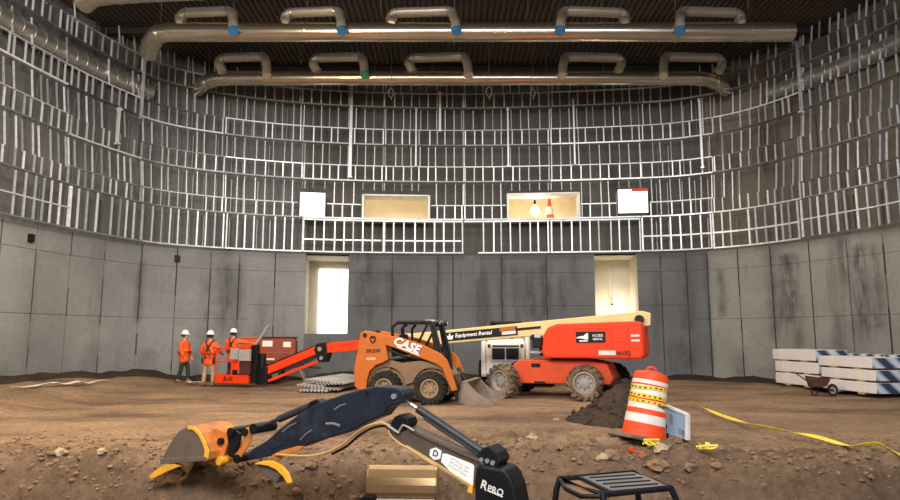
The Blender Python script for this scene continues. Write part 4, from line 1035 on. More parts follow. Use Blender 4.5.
# linkage and bucket
plate([(226, 432), (232, 428), (240, 434), (238, 446), (232, 458), (227, 456), (229, 444)], 0.09, 0.13, 'link', M['casting'])
plate([(226, 432), (232, 428), (240, 434), (238, 446), (232, 458), (227, 456), (229, 444)], -0.13, -0.09, 'link', M['casting'])
plate([(241, 430), (247, 427), (252, 432), (250, 442), (244, 452), (238, 461), (232, 463), (233, 456), (240, 448), (244, 440)], 0.12, 0.15, 'bucket_link', M['dig_orange'])
plate([(241, 430), (247, 427), (252, 432), (250, 442), (244, 452), (238, 461), (232, 463), (233, 456), (240, 448), (244, 440)], -0.15, -0.12, 'bucket_link', M['casting'])
for px, py, r_ in ((230, 432, .05), (244, 432, .045), (253, 429, .06), (236, 459, .05)):
    q = AP(px, py, 0.17) - pn * 0.17; mb = MB(); mb.cyl(q - pn * 0.17, q + pn * 0.17, r_); mb.build('pin', M['casting'], ex, world=True, autos=SM)
# bucket: rolled shell swept across its width, side plates, ears, teeth
sidep = [(160, 464), (164, 455), (169, 446), (175, 436), (181, 430), (189, 426), (196, 427), (202, 433), (207, 443), (210, 452), (209, 459), (203, 461)]
W = 0.52
bk = plate(sidep, 0.30, 0.315, 'bucket_side', M['dig_grey'])
plate(sidep, 0.315 - W - 0.015, 0.315 - W, 'bucket_side', M['dig_grey'])
pts = [AP(a, b, 0.31) - pn * 0.31 for a, b in [(160, 464), (164, 455), (169, 446), (175, 436), (181, 430), (189, 426), (196, 427), (202, 433), (207, 443), (210, 452), (209, 459)]]
mb = MB(); n = len(pts); cen = sum(pts, Vector()) / n
inner = [p.lerp(cen, 0.07) for p in pts]
mb.add([p + pn * 0.31 for p in pts] + [p + pn * (0.31 - W) for p in pts] + [p + pn * 0.31 for p in inner] + [p + pn * (0.31 - W) for p in inner],
       [(i, i + 1, n + i + 1, n + i) for i in range(n - 1)] + [(2 * n + i, 2 * n + i + 1, 3 * n + i + 1, 3 * n + i) for i in range(n - 1)])
mb.build('bucket_shell', M['dig_orange'], ex, world=True)
band = pts[5:]; ins = [p.lerp(cen, 0.17) for p in band]
mb = MB(); n = len(band)
mb.add([p + pn * 0.33 for p in band] + [p + pn * 0.33 for p in ins] + [p + pn * 0.30 for p in band] + [p + pn * 0.30 for p in ins],
       [(i, i + 1, n + i + 1, n + i) for i in range(n - 1)] + [(i, i + 1, 2 * n + i + 1, 2 * n + i) for i in range(n - 1)] + [(n + i, n + i + 1, 3 * n + i + 1, 3 * n + i) for i in range(n - 1)])
mb.build('edge_band', M['dig_yellow'], ex, world=True)
mb = MB(); a, b = AP(160, 464, 0.33) - pn * 0.33, AP(207, 461, 0.33) - pn * 0.33
mb.add([a + pn * 0.33, b + pn * 0.33, b + pn * 0.33 + Vector((0, 0, 0.05)), a + pn * 0.33 + Vector((0, 0, 0.06)), a + pn * (0.31 - W), b + pn * (0.31 - W), b + pn * (0.31 - W) + Vector((0, 0, 0.05)), a + pn * (0.31 - W) + Vector((0, 0, 0.06))],
       [(0, 1, 2, 3), (4, 5, 6, 7), (0, 1, 5, 4), (3, 2, 6, 7), (0, 3, 7, 4), (1, 2, 6, 5)])
mb.build('cutting_edge', M['dig_grey'], ex, world=True, bevel=0.006)
for w in (0.12, -0.10):
    plate([(207, 430), (216, 428), (226, 432), (227, 444), (222, 460), (212, 466), (206, 462), (209, 446)], w, w + 0.03, 'bucket_ear', M['dig_orange'] if w > 0 else M['dig_yellow'])
for px, py, r_ in ((219.5, 441.5, 0.04), (218.5, 461, 0.05)):
    q = AP(px, py, 0.19) - pn * 0.19; mb = MB(); mb.cyl(q - pn * 0.12, q + pn * 0.19, r_); mb.build('boss', M['dig_yellow'] if py > 450 else M['casting'], ex, world=True, autos=SM)
for i, w in enumerate((0.28, 0.12, -0.04, -0.18)):
    plate([(172, 463), (180, 466), (168, 471), (152, 479), (148, 477), (153, 472), (162, 466)], w - 0.035, w + 0.035, 'tooth', M['dig_yellow'], ex, 0.006)
# thumb prongs below the stick
for w in (0.10, -0.12):
    plate([(254, 464), (262, 461), (272, 461), (281, 466), (287, 474), (290, 483), (287, 484), (283, 477), (276, 470), (268, 466)], w, w + 0.05, 'thumb_prong', M['dig_yellow'], ex, 0.008)
plate([(255, 465), (264, 463), (274, 468), (280, 476), (276, 484), (266, 478), (258, 470)], -0.07, 0.1, 'thumb_plate', M['dig_grey'], ex, 0.02)
# boom with lettered side
boom = plate([(382, 424), (389, 420), (400, 424), (413, 430.5), (428, 438), (450, 448), (481, 462), (500, 476), (500, 500), (470, 487), (450, 474), (432, 463), (406, 447), (392, 436)], -0.11, 0.11, 'boom', M['boom_brown'], bev=0.012)
plate([(406, 445), (432, 460.5), (450, 471.5), (470, 484), (470, 487.5), (450, 475), (432, 464), (406, 448)], 0.09, 0.125, 'boom_flange', M['hose'], boom, 0.004)
plate([(413, 430), (428, 437.3), (450, 447.2), (480, 460.5), (480, 463.5), (450, 450), (428, 440.4), (413, 433)], 0.09, 0.125, 'boom_flange', M['boom_brown'], boom, 0.004)
plate([(430, 449.5), (435.5, 447.5), (441.5, 451), (440, 459), (434, 460), (429.5, 455.5)], 0.112, 0.120, 'letter_plate', M['white_text'], boom, 0.0)
plate([(442.5, 453.5), (447, 454), (472, 464), (474, 466), (473, 486), (470, 484.5), (450, 471), (441, 462)], 0.112, 0.118, 'letter_plate', M['white_text'], boom, 0.0)
def arm_text(body, px, py, px2, py2, size, off, m, parent, sx=1.0, upv=(0, 0, 1)):
    a = AP(px, py, off); b = AP(px2, py2, off)
    return text(body, size, text_frame((a + b) / 2, b - a, upv), m, parent, 'lettering', 0.003, world=True, sx=sx)
arm_text('D', 431, 451.5, 440, 456, 0.085, 0.122, M['dark_text'], boom, 1.0)
arm_text('EERE', 446, 459, 471, 474, 0.13, 0.1195, M['white_label'], boom, 0.8)
plate([(469, 484), (473, 485), (472, 494), (467, 492)], 0.105, 0.125, 'chipped_corner', M['dig_yellow'], boom, 0.003)
# hose clamp block and hard lines at the elbow
plate([(390, 424), (394, 417), (400, 414), (407, 418), (409, 424), (405, 430), (398, 432)], -0.06, 0.13, 'valve_block', M['casting'])
mb = MB(); mb.tube([AP(x_, y_, 0.14) for x_, y_ in ((381, 421), (387, 425), (394, 430), (399, 433))], 0.014, 6); mb.tube([AP(x_, y_, 0.14) for x_, y_ in ((399, 431), (403, 425), (408, 427), (414, 431))], 0.012, 6); mb.build('hard_line', M['rim_grey'], ex, world=True, autos=SM)
mb = MB(); mb.tube(catmull([AP(x_, y_, 0.13) for x_, y_ in ((388, 430), (391, 436), (400, 444), (406, 447), (420, 456), (436, 466))], 5), 0.012, 6); mb.build('boom_line', M['hose'], ex, world=True, autos=SM)
hp = [(276, 454.5), (290, 455.5), (303, 456), (316, 455), (330, 451), (344, 443.5), (354, 435), (363, 428.5), (372, 424.5), (382, 423), (390, 426)]
mb = MB(); mb.tube(catmull([AP(*q, 0.15 + 0.03 * math.sin(i)) for i, q in enumerate(hp)], 5), 0.014, 7); mb.build('hydraulic_hose', M['hose'], ex, world=True, autos=SM)
mb = MB(); mb.tube(catmull([AP(a + 2, b + 3, 0.08) for a, b in hp[4:]], 5), 0.014, 7); mb.build('hydraulic_hose', M['black'], ex, world=True, autos=SM)
plate([(272, 455), (280, 451), (296, 446.5), (304, 446.5), (298, 451), (286, 454), (278, 461), (273, 460)], 0.11, 0.14, 'hose_guard', M['dig_orange'], stick, 0.004)
# stick cylinder over the boom
rod((404, 399.5), (421, 411), 0.018, 'cylinder_rod', M['chrome'], ex, -0.02)
rod((418, 408.5), (484, 453), 0.045, 'stick_cylinder', M['cylinder'], ex, -0.02)
mb = MB(); mb.tube([AP(x_, y_, 0.06) for x_, y_ in ((424, 418), (440, 429), (462, 443), (478, 455))], 0.014, 6); mb.build('hard_line', M['black'], ex, world=True)
plate([(477, 456), (482, 448), (489, 446), (497, 453), (501, 461), (497, 468), (486, 468), (479, 464)], -0.14, 0.10, 'boom_bracket', M['casting'])
for px, py in ((492.5, 463), (481, 460), (487, 461)):
    q = AP(px, py, 0.11) - pn * 0.11; mb = MB(); mb.cyl(q - pn * 0.1, q + pn * 0.115, 0.022); mb.build('pin', M['silver'], ex, world=True, autos=SM)
# swing casting with logo
cst = plate([(476, 466), (482, 465), (504, 469), (510, 476), (515, 489), (518, 505), (522, 540), (478, 540), (474, 505), (474, 482)], -0.16, 0.15, 'swing_casting', M['casting'], bev=0.03)
arm_text('R', 481, 484, 487, 487, 0.115, 0.155, M['white_label'], cst, 1.0)
arm_text('PRO', 488, 488.5, 503, 493.5, 0.085, 0.155, M['white_label'], cst, 1.0)
plate([(487.5, 489.8), (502.6, 496.2), (502.6, 497.6), (487.5, 491.2)], 0.15, 0.157, 'stripe', M['white_label'], cst, 0)
# canopy: tube frame, slatted panel, posts
CZ = 0.10
fl_, fr_, nr_, nl_ = G(560, 479, CZ), G(633, 472.5, CZ), G(671, 488, CZ), G(603, 494.5, CZ)
pl0, pl1 = G(577, 476.5, CZ), G(611, 492.5, CZ)
def T(pts, r, name, m, parent, closed=False):
    mb = MB(); mb.tube(pts, r, 10, closed=closed); return mb.build(name, m, parent, world=True, autos=SM)
T([fl_, fr_, nr_, nl_], 0.030, 'canopy_frame', M['casting'], ex, True)
lb_ = [G(565, 488, CZ - 0.02), G(582, 496, CZ - 0.02), nl_ + Vector((0, 0, -0.02))]
T([fl_] + lb_, 0.022, 'canopy_rail', M['casting'], ex)
T([pl0, pl1], 0.022, 'canopy_rail', M['casting'], ex)
mb = MB(); up = Vector((0, 0, 0.012))
mb.add([pl0 + up, fr_ + up, nr_ + up, pl1 + up, pl0 - up, fr_ - up, nr_ - up, pl1 - up], [(0, 1, 2, 3), (4, 5, 6, 7), (0, 1, 5, 4), (1, 2, 6, 5), (2, 3, 7, 6), (3, 0, 4, 7)])
pnl = mb.build('canopy_panel', M['canopy'], ex, world=True)
for k in (0.22, 0.42, 0.62, 0.82):
    a = pl0.lerp(pl1, k).lerp(fr_.lerp(nr_, k), 0.10) + up; b = pl0.lerp(pl1, k).lerp(fr_.lerp(nr_, k), 0.90) + up
    T([a, b], 0.013, 'panel_rib', M['black'], pnl)
mb = MB(); a = [fl_, pl0, pl1, nl_, lb_[1], lb_[0]]
mb.add([p - up * 1.5 for p in a] + [p - up * 3 for p in a], [list(range(6)), list(range(11, 5, -1))] + [(i, i + 6, (i + 1) % 6 + 6, (i + 1) % 6) for i in range(6)]); mb.build('side_panel', M['clod'], ex, world=True)
for p, d in ((fl_, (-0.10, -0.02)), (fr_, (0.08, 0.02)), (nr_, (0.10, -0.02)), (nl_, (-0.02, -0.08))):
    T([p, p + Vector((d[0] * 0.4, d[1] * 0.4, -0.10)), p + Vector((d[0], d[1], -0.5)), p + Vector((d[0], d[1], -1.35))], 0.032, 'canopy_post', M['casting'], ex)
# house and tracks, below the frame in the pit
mb = MB(); mb.box((0.1, 0.05, 0.78), (1.6, 1.35, 0.42)); mb.build('house', M['dig_yellow'], ex, bevel=0.06)
mb = MB(); mb.prism([(-0.2, 0.98), (0.35, 0.98), (0.38, 1.12), (0.1, 1.16), (0.36, 1.62), (0.24, 1.66), (-0.05, 1.2)], -0.25, 0.25); mb.build('seat', M['black'], ex, bevel=0.03)
mb = MB(); mb.cyl((0, 0, 0.45), (0, 0, 0.6), 0.45, None, 24); mb.build('slew_ring', M['black'], ex, autos=SM)
for s in (-1, 1):
    mb = MB(); mb.prism([(-0.9, 0.06), (-0.98, 0.22), (-0.88, 0.44), (0.88, 0.44), (0.98, 0.22), (0.9, 0.06)], s * 0.45, s * 0.75); tr = mb.build('track', M['rubber'], ex, bevel=0.04)
mb = MB(); mb.box((-0.78, -0.35, 0.78), (0.5, 0.4, 0.4)); mb.build('boom_mount', M['casting'], ex, bevel=0.03)
mb = MB(); a = AP(498, 535); b = AP(505, 505); mb.box(ex.matrix_world.inverted() @ a + Vector((0.05, 0.05, -0.3)), (0.3, 0.32, 0.9)); mb.build('swing_post', M['casting'], ex, bevel=0.03)
# ------------------------------------------------------------------ people
def skin_mesh(nodes, edges, root, sub=1):
    names = list(nodes); idx = {k: i for i, k in enumerate(names)}
    me = bpy.data.meshes.new('skin'); bm = bmesh.new(); lay = bm.verts.layers.skin.verify()
    vs = []
    for k in names:
        p, r = nodes[k]; v = bm.verts.new(p); rr = r if isinstance(r, tuple) else (r, r)
        v[lay].radius = rr; v[lay].use_root = (k == root); vs.append(v)
    for a, b in edges: bm.edges.new((vs[idx[a]], vs[idx[b]]))
    bm.to_mesh(me); bm.free()
    o = bpy.data.objects.new('tmp', me); COL.objects.link(o)
    s = o.modifiers.new('skin', 'SKIN'); s.use_smooth_shade = True
    d = o.modifiers.new('sub', 'SUBSURF'); d.levels = sub; d.render_levels = sub
    out = bpy.data.meshes.new_from_object(o.evaluated_get(bpy.context.evaluated_depsgraph_get()))
    bpy.data.objects.remove(o); return out
def mesh_part(me, name, m, parent, extra=None):
    if extra:
        bm = bmesh.new(); bm.from_mesh(me); e = bpy.data.meshes.new('e'); e.from_pydata([tuple(v) for v in extra.v], [], extra.f); bm.from_mesh(e); bm.to_mesh(me); bm.free()
    me.materials.clear(); me.materials.append(m); me.name = name; me.shade_smooth()
    o = bpy.data.objects.new(name, me); COL.objects.link(o); o.parent = parent; return o
def chain(keys): return list(zip(keys, keys[1:]))
def hand(mb, wrist, direction, palm_n, side):
    """palm and five bent fingers; direction = towards the fingers, palm_n = out of the palm, side = thumb's side"""
    d = Vector(direction).normalized(); n = Vector(palm_n); n = (n - d * n.dot(d)).normalized(); w = d.cross(n) * side
    wrist = Vector(wrist)
    pc = [wrist + w * a + d * b for a, b in ((-0.032, 0.0), (0.032, 0.0), (0.040, 0.085), (-0.040, 0.085))]
    mb.add([p + n * 0.013 for p in pc] + [p - n * 0.013 for p in pc], [(0, 1, 2, 3), (4, 5, 6, 7), (0, 1, 5, 4), (1, 2, 6, 5), (2, 3, 7, 6), (3, 0, 4, 7)])
    for k, L in enumerate((0.070, 0.080, 0.075, 0.058)):
        b = wrist + d * 0.08 + w * (0.030 - 0.020 * k)
        mb.tube([b, b + d * L * 0.45 + n * 0.006, b + d * L * 0.75 + n * 0.022, b + d * L * 0.85 + n * 0.045], [0.010, 0.0095, 0.009, 0.007], 6)
    b = wrist + w * 0.03 + d * 0.02
    mb.tube([b, b + w * 0.03 + d * 0.025 + n * 0.01, b + w * 0.035 + d * 0.055 + n * 0.025], [0.012, 0.011, 0.008], 6)
def person(loc, rz, label, arms, legs, top, trousers, look=0.0, harness=False, belt=False, lean=0.0, scale=1.0):
    """local +y is where the person faces. arms: {side: (elbow, wrist)}, legs: {side: (knee, ankle)}"""
    t = thing('person', loc, rz, label, 'person'); t.scale = (scale,) * 3
    L = lean
    N = {'pel': ((0, 0, 0.95), (0.135, 0.10)), 'waist': ((0, 0.0 + L * 0.3, 1.10), (0.125, 0.095)), 'chest': ((0, 0.01 + L * 0.8, 1.30), (0.150, 0.105)),
         'sh': ((0, L, 1.43), (0.10, 0.085)), 'neck': ((0, 0.01 + L * 1.05, 1.52), 0.056), 'jaw': ((0, 0.03 + L * 1.1, 1.60), (0.066, 0.074)),
         'head': ((0, 0.012 + L * 1.1, 1.69), (0.080, 0.098)), 'top': ((0, 0.0 + L * 1.1, 1.765), (0.055, 0.065)),
         'nose': ((0, 0.125 + L * 1.1, 1.655), 0.014)}
    E = chain(['pel', 'waist', 'chest', 'sh', 'neck', 'jaw', 'head', 'top']) + [('jaw', 'nose')]
    J = {k: N[k] for k in ('pel', 'waist', 'chest', 'sh')}
    J = {k: (p, (r[0] + 0.045, r[1] + 0.045)) for k, (p, r) in J.items()}; J['pel'] = ((0, 0, 0.92), (0.205, 0.172)); J['hem'] = ((0, 0, 0.70), (0.225, 0.185)); JE = chain(['hem', 'pel', 'waist', 'chest', 'sh'])
    J['collar'] = ((0, 0.005 + L, 1.49), 0.075); JE.append(('sh', 'collar'))
    T = {'pel': ((0, 0, 0.94), (0.115, 0.095))}; TE = []
    ex = MB()
    for s in ('L', 'R'):
        k = -1 if s == 'L' else 1
        el, wr = (Vector(v) for v in arms[s]); kn, an = (Vector(v) for v in legs[s])
        N['s' + s] = ((k * 0.185, L, 1.41), 0.058); N['e' + s] = (tuple(el), 0.042); N['w' + s] = (tuple(wr), 0.028)
        E.append(('sh', 's' + s)); E += chain(['s' + s, 'e' + s, 'w' + s])
        J['s' + s] = ((k * 0.20, L, 1.40), 0.092); J['e' + s] = (tuple(el), 0.074); J['w' + s] = (tuple(wr - (wr - el).normalized() * 0.02), 0.048)
        JE.append(('sh', 's' + s)); JE += chain(['s' + s, 'e' + s, 'w' + s])
        hip = Vector((k * 0.095, 0, 0.88)); N['h' + s] = (tuple(hip), 0.088); N['k' + s] = (tuple(kn), 0.058); N['a' + s] = (tuple(an), 0.038)
        ft = an + Vector((k * 0.02, 0.14, -0.045)); N['f' + s] = (tuple(ft), 0.032)
        E.append(('pel', 'h' + s)); E += chain(['h' + s, 'k' + s, 'a' + s, 'f' + s])
        T['h' + s] = (tuple(hip + Vector((0, 0, -0.06))), 0.098); T['k' + s] = (tuple(kn), 0.082); T['a' + s] = (tuple(an + (kn - an) * 0.05), 0.066)
        TE.append(('pel', 'h' + s)); TE += chain(['h' + s, 'k' + s, 'a' + s])
        d = (wr - el).normalized(); hand(ex, wr, d, (-k, 0.2, 0) if abs(d.z) > 0.5 else (0, 0, -1), -1 if s == 'L' else 1)
        ex.lathe([(0.004, -0.03), (0.014, -0.02), (0.016, 0.01), (0.006, 0.03)], 8, Matrix.Translation((k * 0.083, 0.01 + L * 1.1, 1.665)))
    mesh_part(skin_mesh(N, E, 'pel'), 'body', M['skin'], t, ex)
    mesh_part(skin_mesh(J, JE, 'pel'), 'jacket', M['hivis'], t)
    mesh_part(skin_mesh(T, TE, 'pel'), 'trousers', trousers, t)
    for s in ('L', 'R'):
        k = -1 if s == 'L' else 1; an = Vector(legs[s][1])
        me = skin_mesh({'a': (tuple(an + Vector((0, -0.005, 0.09))), 0.058), 'b': (tuple(an + Vector((0, 0, -0.03))), (0.05, 0.052)), 'c': (tuple(an + Vector((k * 0.02, 0.15, -0.05))), (0.045, 0.034)), 'd': (tuple(an + Vector((0, -0.05, -0.05))), (0.042, 0.034))}, [('a', 'b'), ('b', 'c'), ('b', 'd')], 'b')
        mesh_part(me, 'boot', M['boot'], t)
        mb = MB(); mb.lathe([(0.002, -0.012), (0.012, 0), (0.002, 0.012)], 8, Matrix.Translation((k * 0.032, 0.092 + L * 1.1, 1.69))); mb.build('eye', M['dark_text'], t, True)
    hm = Matrix.Translation((0, 0.0 + L * 1.1, 1.72)) @ Matrix.Rotation(-0.06, 4, 'X')
    mb = MB(); mb.lathe([(0.098, -0.10), (0.104, -0.04), (0.100, 0.0), (0.06, 0.02)], 20, hm @ Matrix.Translation((0, -0.018, 0)), caps=False); mb.build('hair', M['hair'], t, True)
    mb = MB(); mb.lathe([(0.150, -0.008), (0.152, 0.004), (0.122, 0.012), (0.120, 0.05), (0.106, 0.095), (0.075, 0.128), (0.035, 0.143), (0.002, 0.146)], 24, hm @ Matrix.Diagonal((0.95, 1.1, 1, 1)), caps=False)
    mb.add([(-0.09, 0.13, 0.0), (0.09, 0.13, 0.0), (0.06, 0.20, -0.012), (-0.06, 0.20, -0.012), (-0.09, 0.13, 0.012), (0.09, 0.13, 0.012), (0.06, 0.20, -0.002), (-0.06, 0.20, -0.002)], [(0, 1, 2, 3), (4, 5, 6, 7), (0, 1, 5, 4), (1, 2, 6, 5), (2, 3, 7, 6), (3, 0, 4, 7)], hm)
    mb.tube([(0, 0.11, 0.06), (0, 0.07, 0.125), (0, 0, 0.15), (0, -0.07, 0.125), (0, -0.11, 0.06)], 0.012, 6, mtx=hm)
    mb.build('hard_hat', M['helmet'], t, True, autos=SM)
    # reflective bands and harness follow the jacket's surface
    def band(z, rx, ry, h, m, name, yo=0.0):
        mb = MB(); mb.lathe([(1.0, -h / 2), (1.0, h / 2)], 24, Matrix.Translation((0, yo, z)) @ Matrix.Diagonal((rx, ry, 1, 1)), caps=False); mb.build(name, m, t, True)
    if harness:
        mb = MB(); yb = -0.172 + L
        for s in (-1, 1):
            mb.tube([(s * 0.11, 0.10 + L, 1.47), (s * 0.12, -0.02 + L, 1.515), (s * 0.10, -0.11 + L, 1.47), (s * 0.02, yb + 0.02, 1.33), (-s * 0.09, yb + 0.03 - L * 0.3, 1.14), (-s * 0.10, -0.15, 0.98)], 0.022, 6)
            mb.tube([(s * 0.09, -0.13, 0.92), (s * 0.17, -0.02, 0.84), (s * 0.12, 0.11, 0.88)], 0.02, 6)
        mb.box((0, yb + 0.0, 1.33), (0.09, 0.05, 0.10)); mb.tube([(0.0, yb - 0.02, 1.30), (0.03, yb - 0.05, 1.1), (0.10, yb - 0.02, 1.0)], 0.014, 6)
        mb.build('harness', M['strap'], t)
    if belt:
        mb = MB(); mb.lathe([(1.0, -0.03), (1.06, 0), (1.0, 0.03)], 24, Matrix.Translation((0, 0, 0.955)) @ Matrix.Diagonal((0.185, 0.155, 1, 1)), caps=False)
        b = mb.build('tool_belt', M['strap'], t, True)
        for s in (-1, 1):
            mb = MB(); mb.box((s * 0.19, -0.05, 0.86), (0.09, 0.16, 0.2)); mb.build('pouch', M['strap'], b, bevel=0.03)
    return t
p = P(183, 384, 22.3); z = gz(p.x, p.y)
person((p.x, p.y, z), math.radians(-98), 'person in orange jacket and dark green trousers standing side-on, apart from the lift basket',
       {'L': ((-0.25, 0.02, 1.14), (-0.24, 0.14, 0.92)), 'R': ((0.25, 0.0, 1.13), (0.23, 0.12, 0.90))},
       {'L': ((-0.10, 0.10, 0.49), (-0.09, 0.12, 0.09)), 'R': ((0.10, -0.04, 0.50), (0.10, -0.16, 0.09))}, None, M['green_cloth'], lean=-0.02, scale=0.95)
p = P(208, 387, 21.3); z = gz(p.x, p.y)
person((p.x, p.y, z), math.radians(-4), 'person in orange jacket, harness and khaki trousers seen from behind outside the basket',
       {'L': ((-0.30, 0.03, 1.16), (-0.27, 0.20, 1.0)), 'R': ((0.31, 0.05, 1.17), (0.30, 0.26, 1.10))},
       {'L': ((-0.14, 0.02, 0.49), (-0.17, -0.02, 0.09)), 'R': ((0.13, 0.02, 0.49), (0.14, 0.02, 0.09))}, None, M['khaki'], harness=True, belt=True, scale=0.97)
pw = bl.matrix_world @ Vector((cb.x + 0.30, cb.y - 0.0, fl + 0.04))
person(pw, math.radians(-12), 'person in orange jacket and harness standing in the lift basket, arm stretched to the controls',
       {'L': ((-0.29, 0.06, 1.17), (-0.22, 0.24, 1.08)), 'R': ((0.38, 0.14, 1.36), (0.58, 0.26, 1.34))},
       {'L': ((-0.11, 0.03, 0.49), (-0.12, 0.0, 0.09)), 'R': ((0.11, 0.03, 0.49), (0.13, 0.0, 0.09))}, None, M['dark_cloth'], harness=True, scale=0.91)

# ------------------------------------------------------------------ traffic drum, board, tapes
p = G(642.5, 443, 0.0); p.z = gz(p.x, p.y) + 0.01
dr = thing('traffic_drum', p, 0.3, 'orange and white traffic drum leaning on a grey base, wrapped in yellow tape', 'traffic drum')
dr.rotation_euler = (math.radians(-3), math.radians(12.5), 0.2); bpy.context.view_layer.update()
rows = [(0.00, 0.32, 'o'), (0.20, 0.305, 'o'), (0.20, 0.300, 'w'), (0.33, 0.292, 'w'), (0.33, 0.297, 'o'), (0.41, 0.290, 'o'), (0.41, 0.284, 'w'), (0.54, 0.276, 'w'), (0.54, 0.281, 'o'), (0.63, 0.274, 'o'), (0.63, 0.268, 'w'), (0.76, 0.260, 'w'), (0.76, 0.265, 'o'), (0.84, 0.258, 'o')]
rows = [(z_ + 0.06, r_, c_) for z_, r_, c_ in rows]
prof = [(r_, z_) for z_, r_, _ in rows] + [(0.262, 0.90), (0.266, 0.915), (0.262, 0.95), (0.252, 1.0), (0.235, 1.03), (0.09, 1.065), (0.0, 1.066)]
mb = MB(); mb.lathe(prof, 40, caps=False)
drum = mb.build('drum_body', M['drum'], dr, True, autos=math.radians(25))
for z0_, z1_, ra, rb in ((0.26, 0.39, 0.3015, 0.2935), (0.47, 0.60, 0.2855, 0.2775), (0.69, 0.82, 0.2695, 0.2615), (0.845, 0.905, 0.266, 0.2655)):
    mb = MB(); mb.lathe([(ra + 0.003, z0_), (rb + 0.003, z1_)], 40, caps=False); mb.build('white_band', M['drum_white'], drum, True)
mb = MB(); mb.tube([(-0.075, 0, 1.05), (-0.07, 0, 1.10), (-0.03, 0, 1.125), (0.03, 0, 1.125), (0.07, 0, 1.10), (0.075, 0, 1.05)], 0.016, 8); mb.build('handle', M['drum'], dr, True)
mb = MB(); mb.prism([(-0.43, 0), (0.43, 0), (0.40, 0.055), (0.33, 0.07), (-0.33, 0.07), (-0.40, 0.055)], -0.38, 0.38); mb.build('base', M['drum_base'], dr, bevel=0.03)
for z_, r_, w_ in ((0.80, 0.272, 0.055), (0.67, 0.279, 0.06), (0.575, 0.288, 0.045)):
    mb = MB(); N_ = 40; vs = []
    for i in range(N_):
        a = 2 * PI * i / N_; zz_ = z_ + 0.018 * math.sin(a + z_ * 9) + 0.008 * math.sin(3 * a)
        vs += [((r_ + 0.006) * math.cos(a), (r_ + 0.006) * math.sin(a), zz_ - w_ / 2), ((r_ + 0.004) * math.cos(a), (r_ + 0.004) * math.sin(a), zz_ + w_ / 2)]
    mb.add(vs, [(2 * i, 2 * ((i + 1) % N_), 2 * ((i + 1) % N_) + 1, 2 * i + 1) for i in range(N_)])
    tp = mb.build('tape_wrap', M['tape'], dr, True)
    mb = MB()
    for i in range(22):
        a = 2 * PI * i / 22; zz_ = z_ + 0.018 * math.sin(a + z_ * 9) + 0.008 * math.sin(3 * a)
        mb.box((0, 0, 0), (0.004, 0.022 + 0.012 * (i % 3), w_ * 0.42), Matrix.Rotation(a, 4, 'Z') @ Matrix.Translation((r_ + 0.007, 0, zz_)))
    mb.build('tape_print', M['tape_print'], tp)
mb = MB(); mb.box((0.1, -0.285, 0.545), (0.16, 0.02, 0.02)); mb.build('scuff', M['tape_print'], drum)
# board
q = [P(663, 404.5, 10.5), P(687, 414.5, 10.15), P(687, 440, 10.15), P(663, 431.5, 10.5)]
nn = (q[1] - q[0]).cross(q[3] - q[0]).normalized()
if nn.y < 0: nn = -nn
bo = thing('board', ((q[2] + q[3]) / 2).to_tuple(), 0, 'blue-grey board with a white edge propped up behind the traffic drum', 'board')
mb = MB(); mb.add(q + [a + nn * 0.04 for a in q], [(0, 1, 2, 3), (4, 5, 6, 7), (0, 1, 5, 4), (1, 2, 6, 5), (2, 3, 7, 6), (3, 0, 4, 7)]); mb.build('panel', M['board'], bo, world=True)
def edge(a, b, w, name, m):
    mb = MB(); mb.box(((b - a).length / 2, 0, 0), ((b - a).length, 0.06, w), frame(a + nn * 0.015, b - a, (b - a).cross(nn))); mb.build(name, m, bo, world=True)
edge(q[1], q[2], 0.05, 'white_edge', M['white_trim']); edge(q[0], q[1], 0.035, 'white_edge', M['white_trim'])
e1 = (q[1] - q[0]); e2 = (q[3] - q[0])
for u_, v_, a_, b_ in ((0.35, 0.42, 0.14, 0.36), (0.75, 0.72, 0.2, 0.2)):
    mb = MB(); c_ = q[0] + e1 * u_ + e2 * v_ - nn * 0.004; mb.add([c_ + e1 * (sx * a_ / 2) + e2 * (sy * b_ / 2) for sx, sy in ((-1, -1), (1, -1), (1, 1), (-1, 1))], [(0, 1, 2, 3)]); mb.build('dark_patch', M['rim_grey'], bo, world=True)
for k in (0.15, 0.85):
    a = q[3].lerp(q[2], k) + nn * 0.02; mb = MB(); mb.cyl(a + Vector((0, 0, 0.12)), (a.x, a.y, gz(a.x, a.y) - 0.08), 0.02); mb.build('leg', M['black'], bo, world=True)
def ribbon(pts, w, name, m, label, cat):
    pts = catmull(pts, 6); mb = MB()
    for i, p_ in enumerate(pts):
        t_ = (pts[min(i + 1, len(pts) - 1)] - pts[max(i - 1, 0)]).normalized(); sd = t_.cross(Vector((0, 0, 1))).normalized()
        a = 0.9 * math.sin(i * 0.35); sd = sd * math.cos(a) + Vector((0, 0, 1)) * math.sin(a)
        up = t_.cross(sd) * 0.003
        mb.v += [p_ + sd * w / 2 + up, p_ - sd * w / 2 + up, p_ - sd * w / 2 - up, p_ + sd * w / 2 - up]
    for i in range(len(pts) - 1):
        for j in range(4): mb.f.append((i * 4 + j, i * 4 + (j + 1) % 4, i * 4 + 4 + (j + 1) % 4, i * 4 + 4 + j)); mb.mi.append(0)
    return tag(mb.build(name, m), label, cat)
tp = []
for x_, y_ in ((690, 405.5), (700, 410), (718, 417), (745, 426), (780, 434.5), (815, 442), (850, 448.5), (880, 452.5), (915, 456), (950, 459)):
    a = G(x_, y_, 0.04); a.z = gz(a.x, a.y) + 0.10; tp.append(a)
ribbon(tp, 0.055, 'barrier_tape', M['tape'], 'long strip of yellow barrier tape trailing across the soil towards the lumber', 'tape')
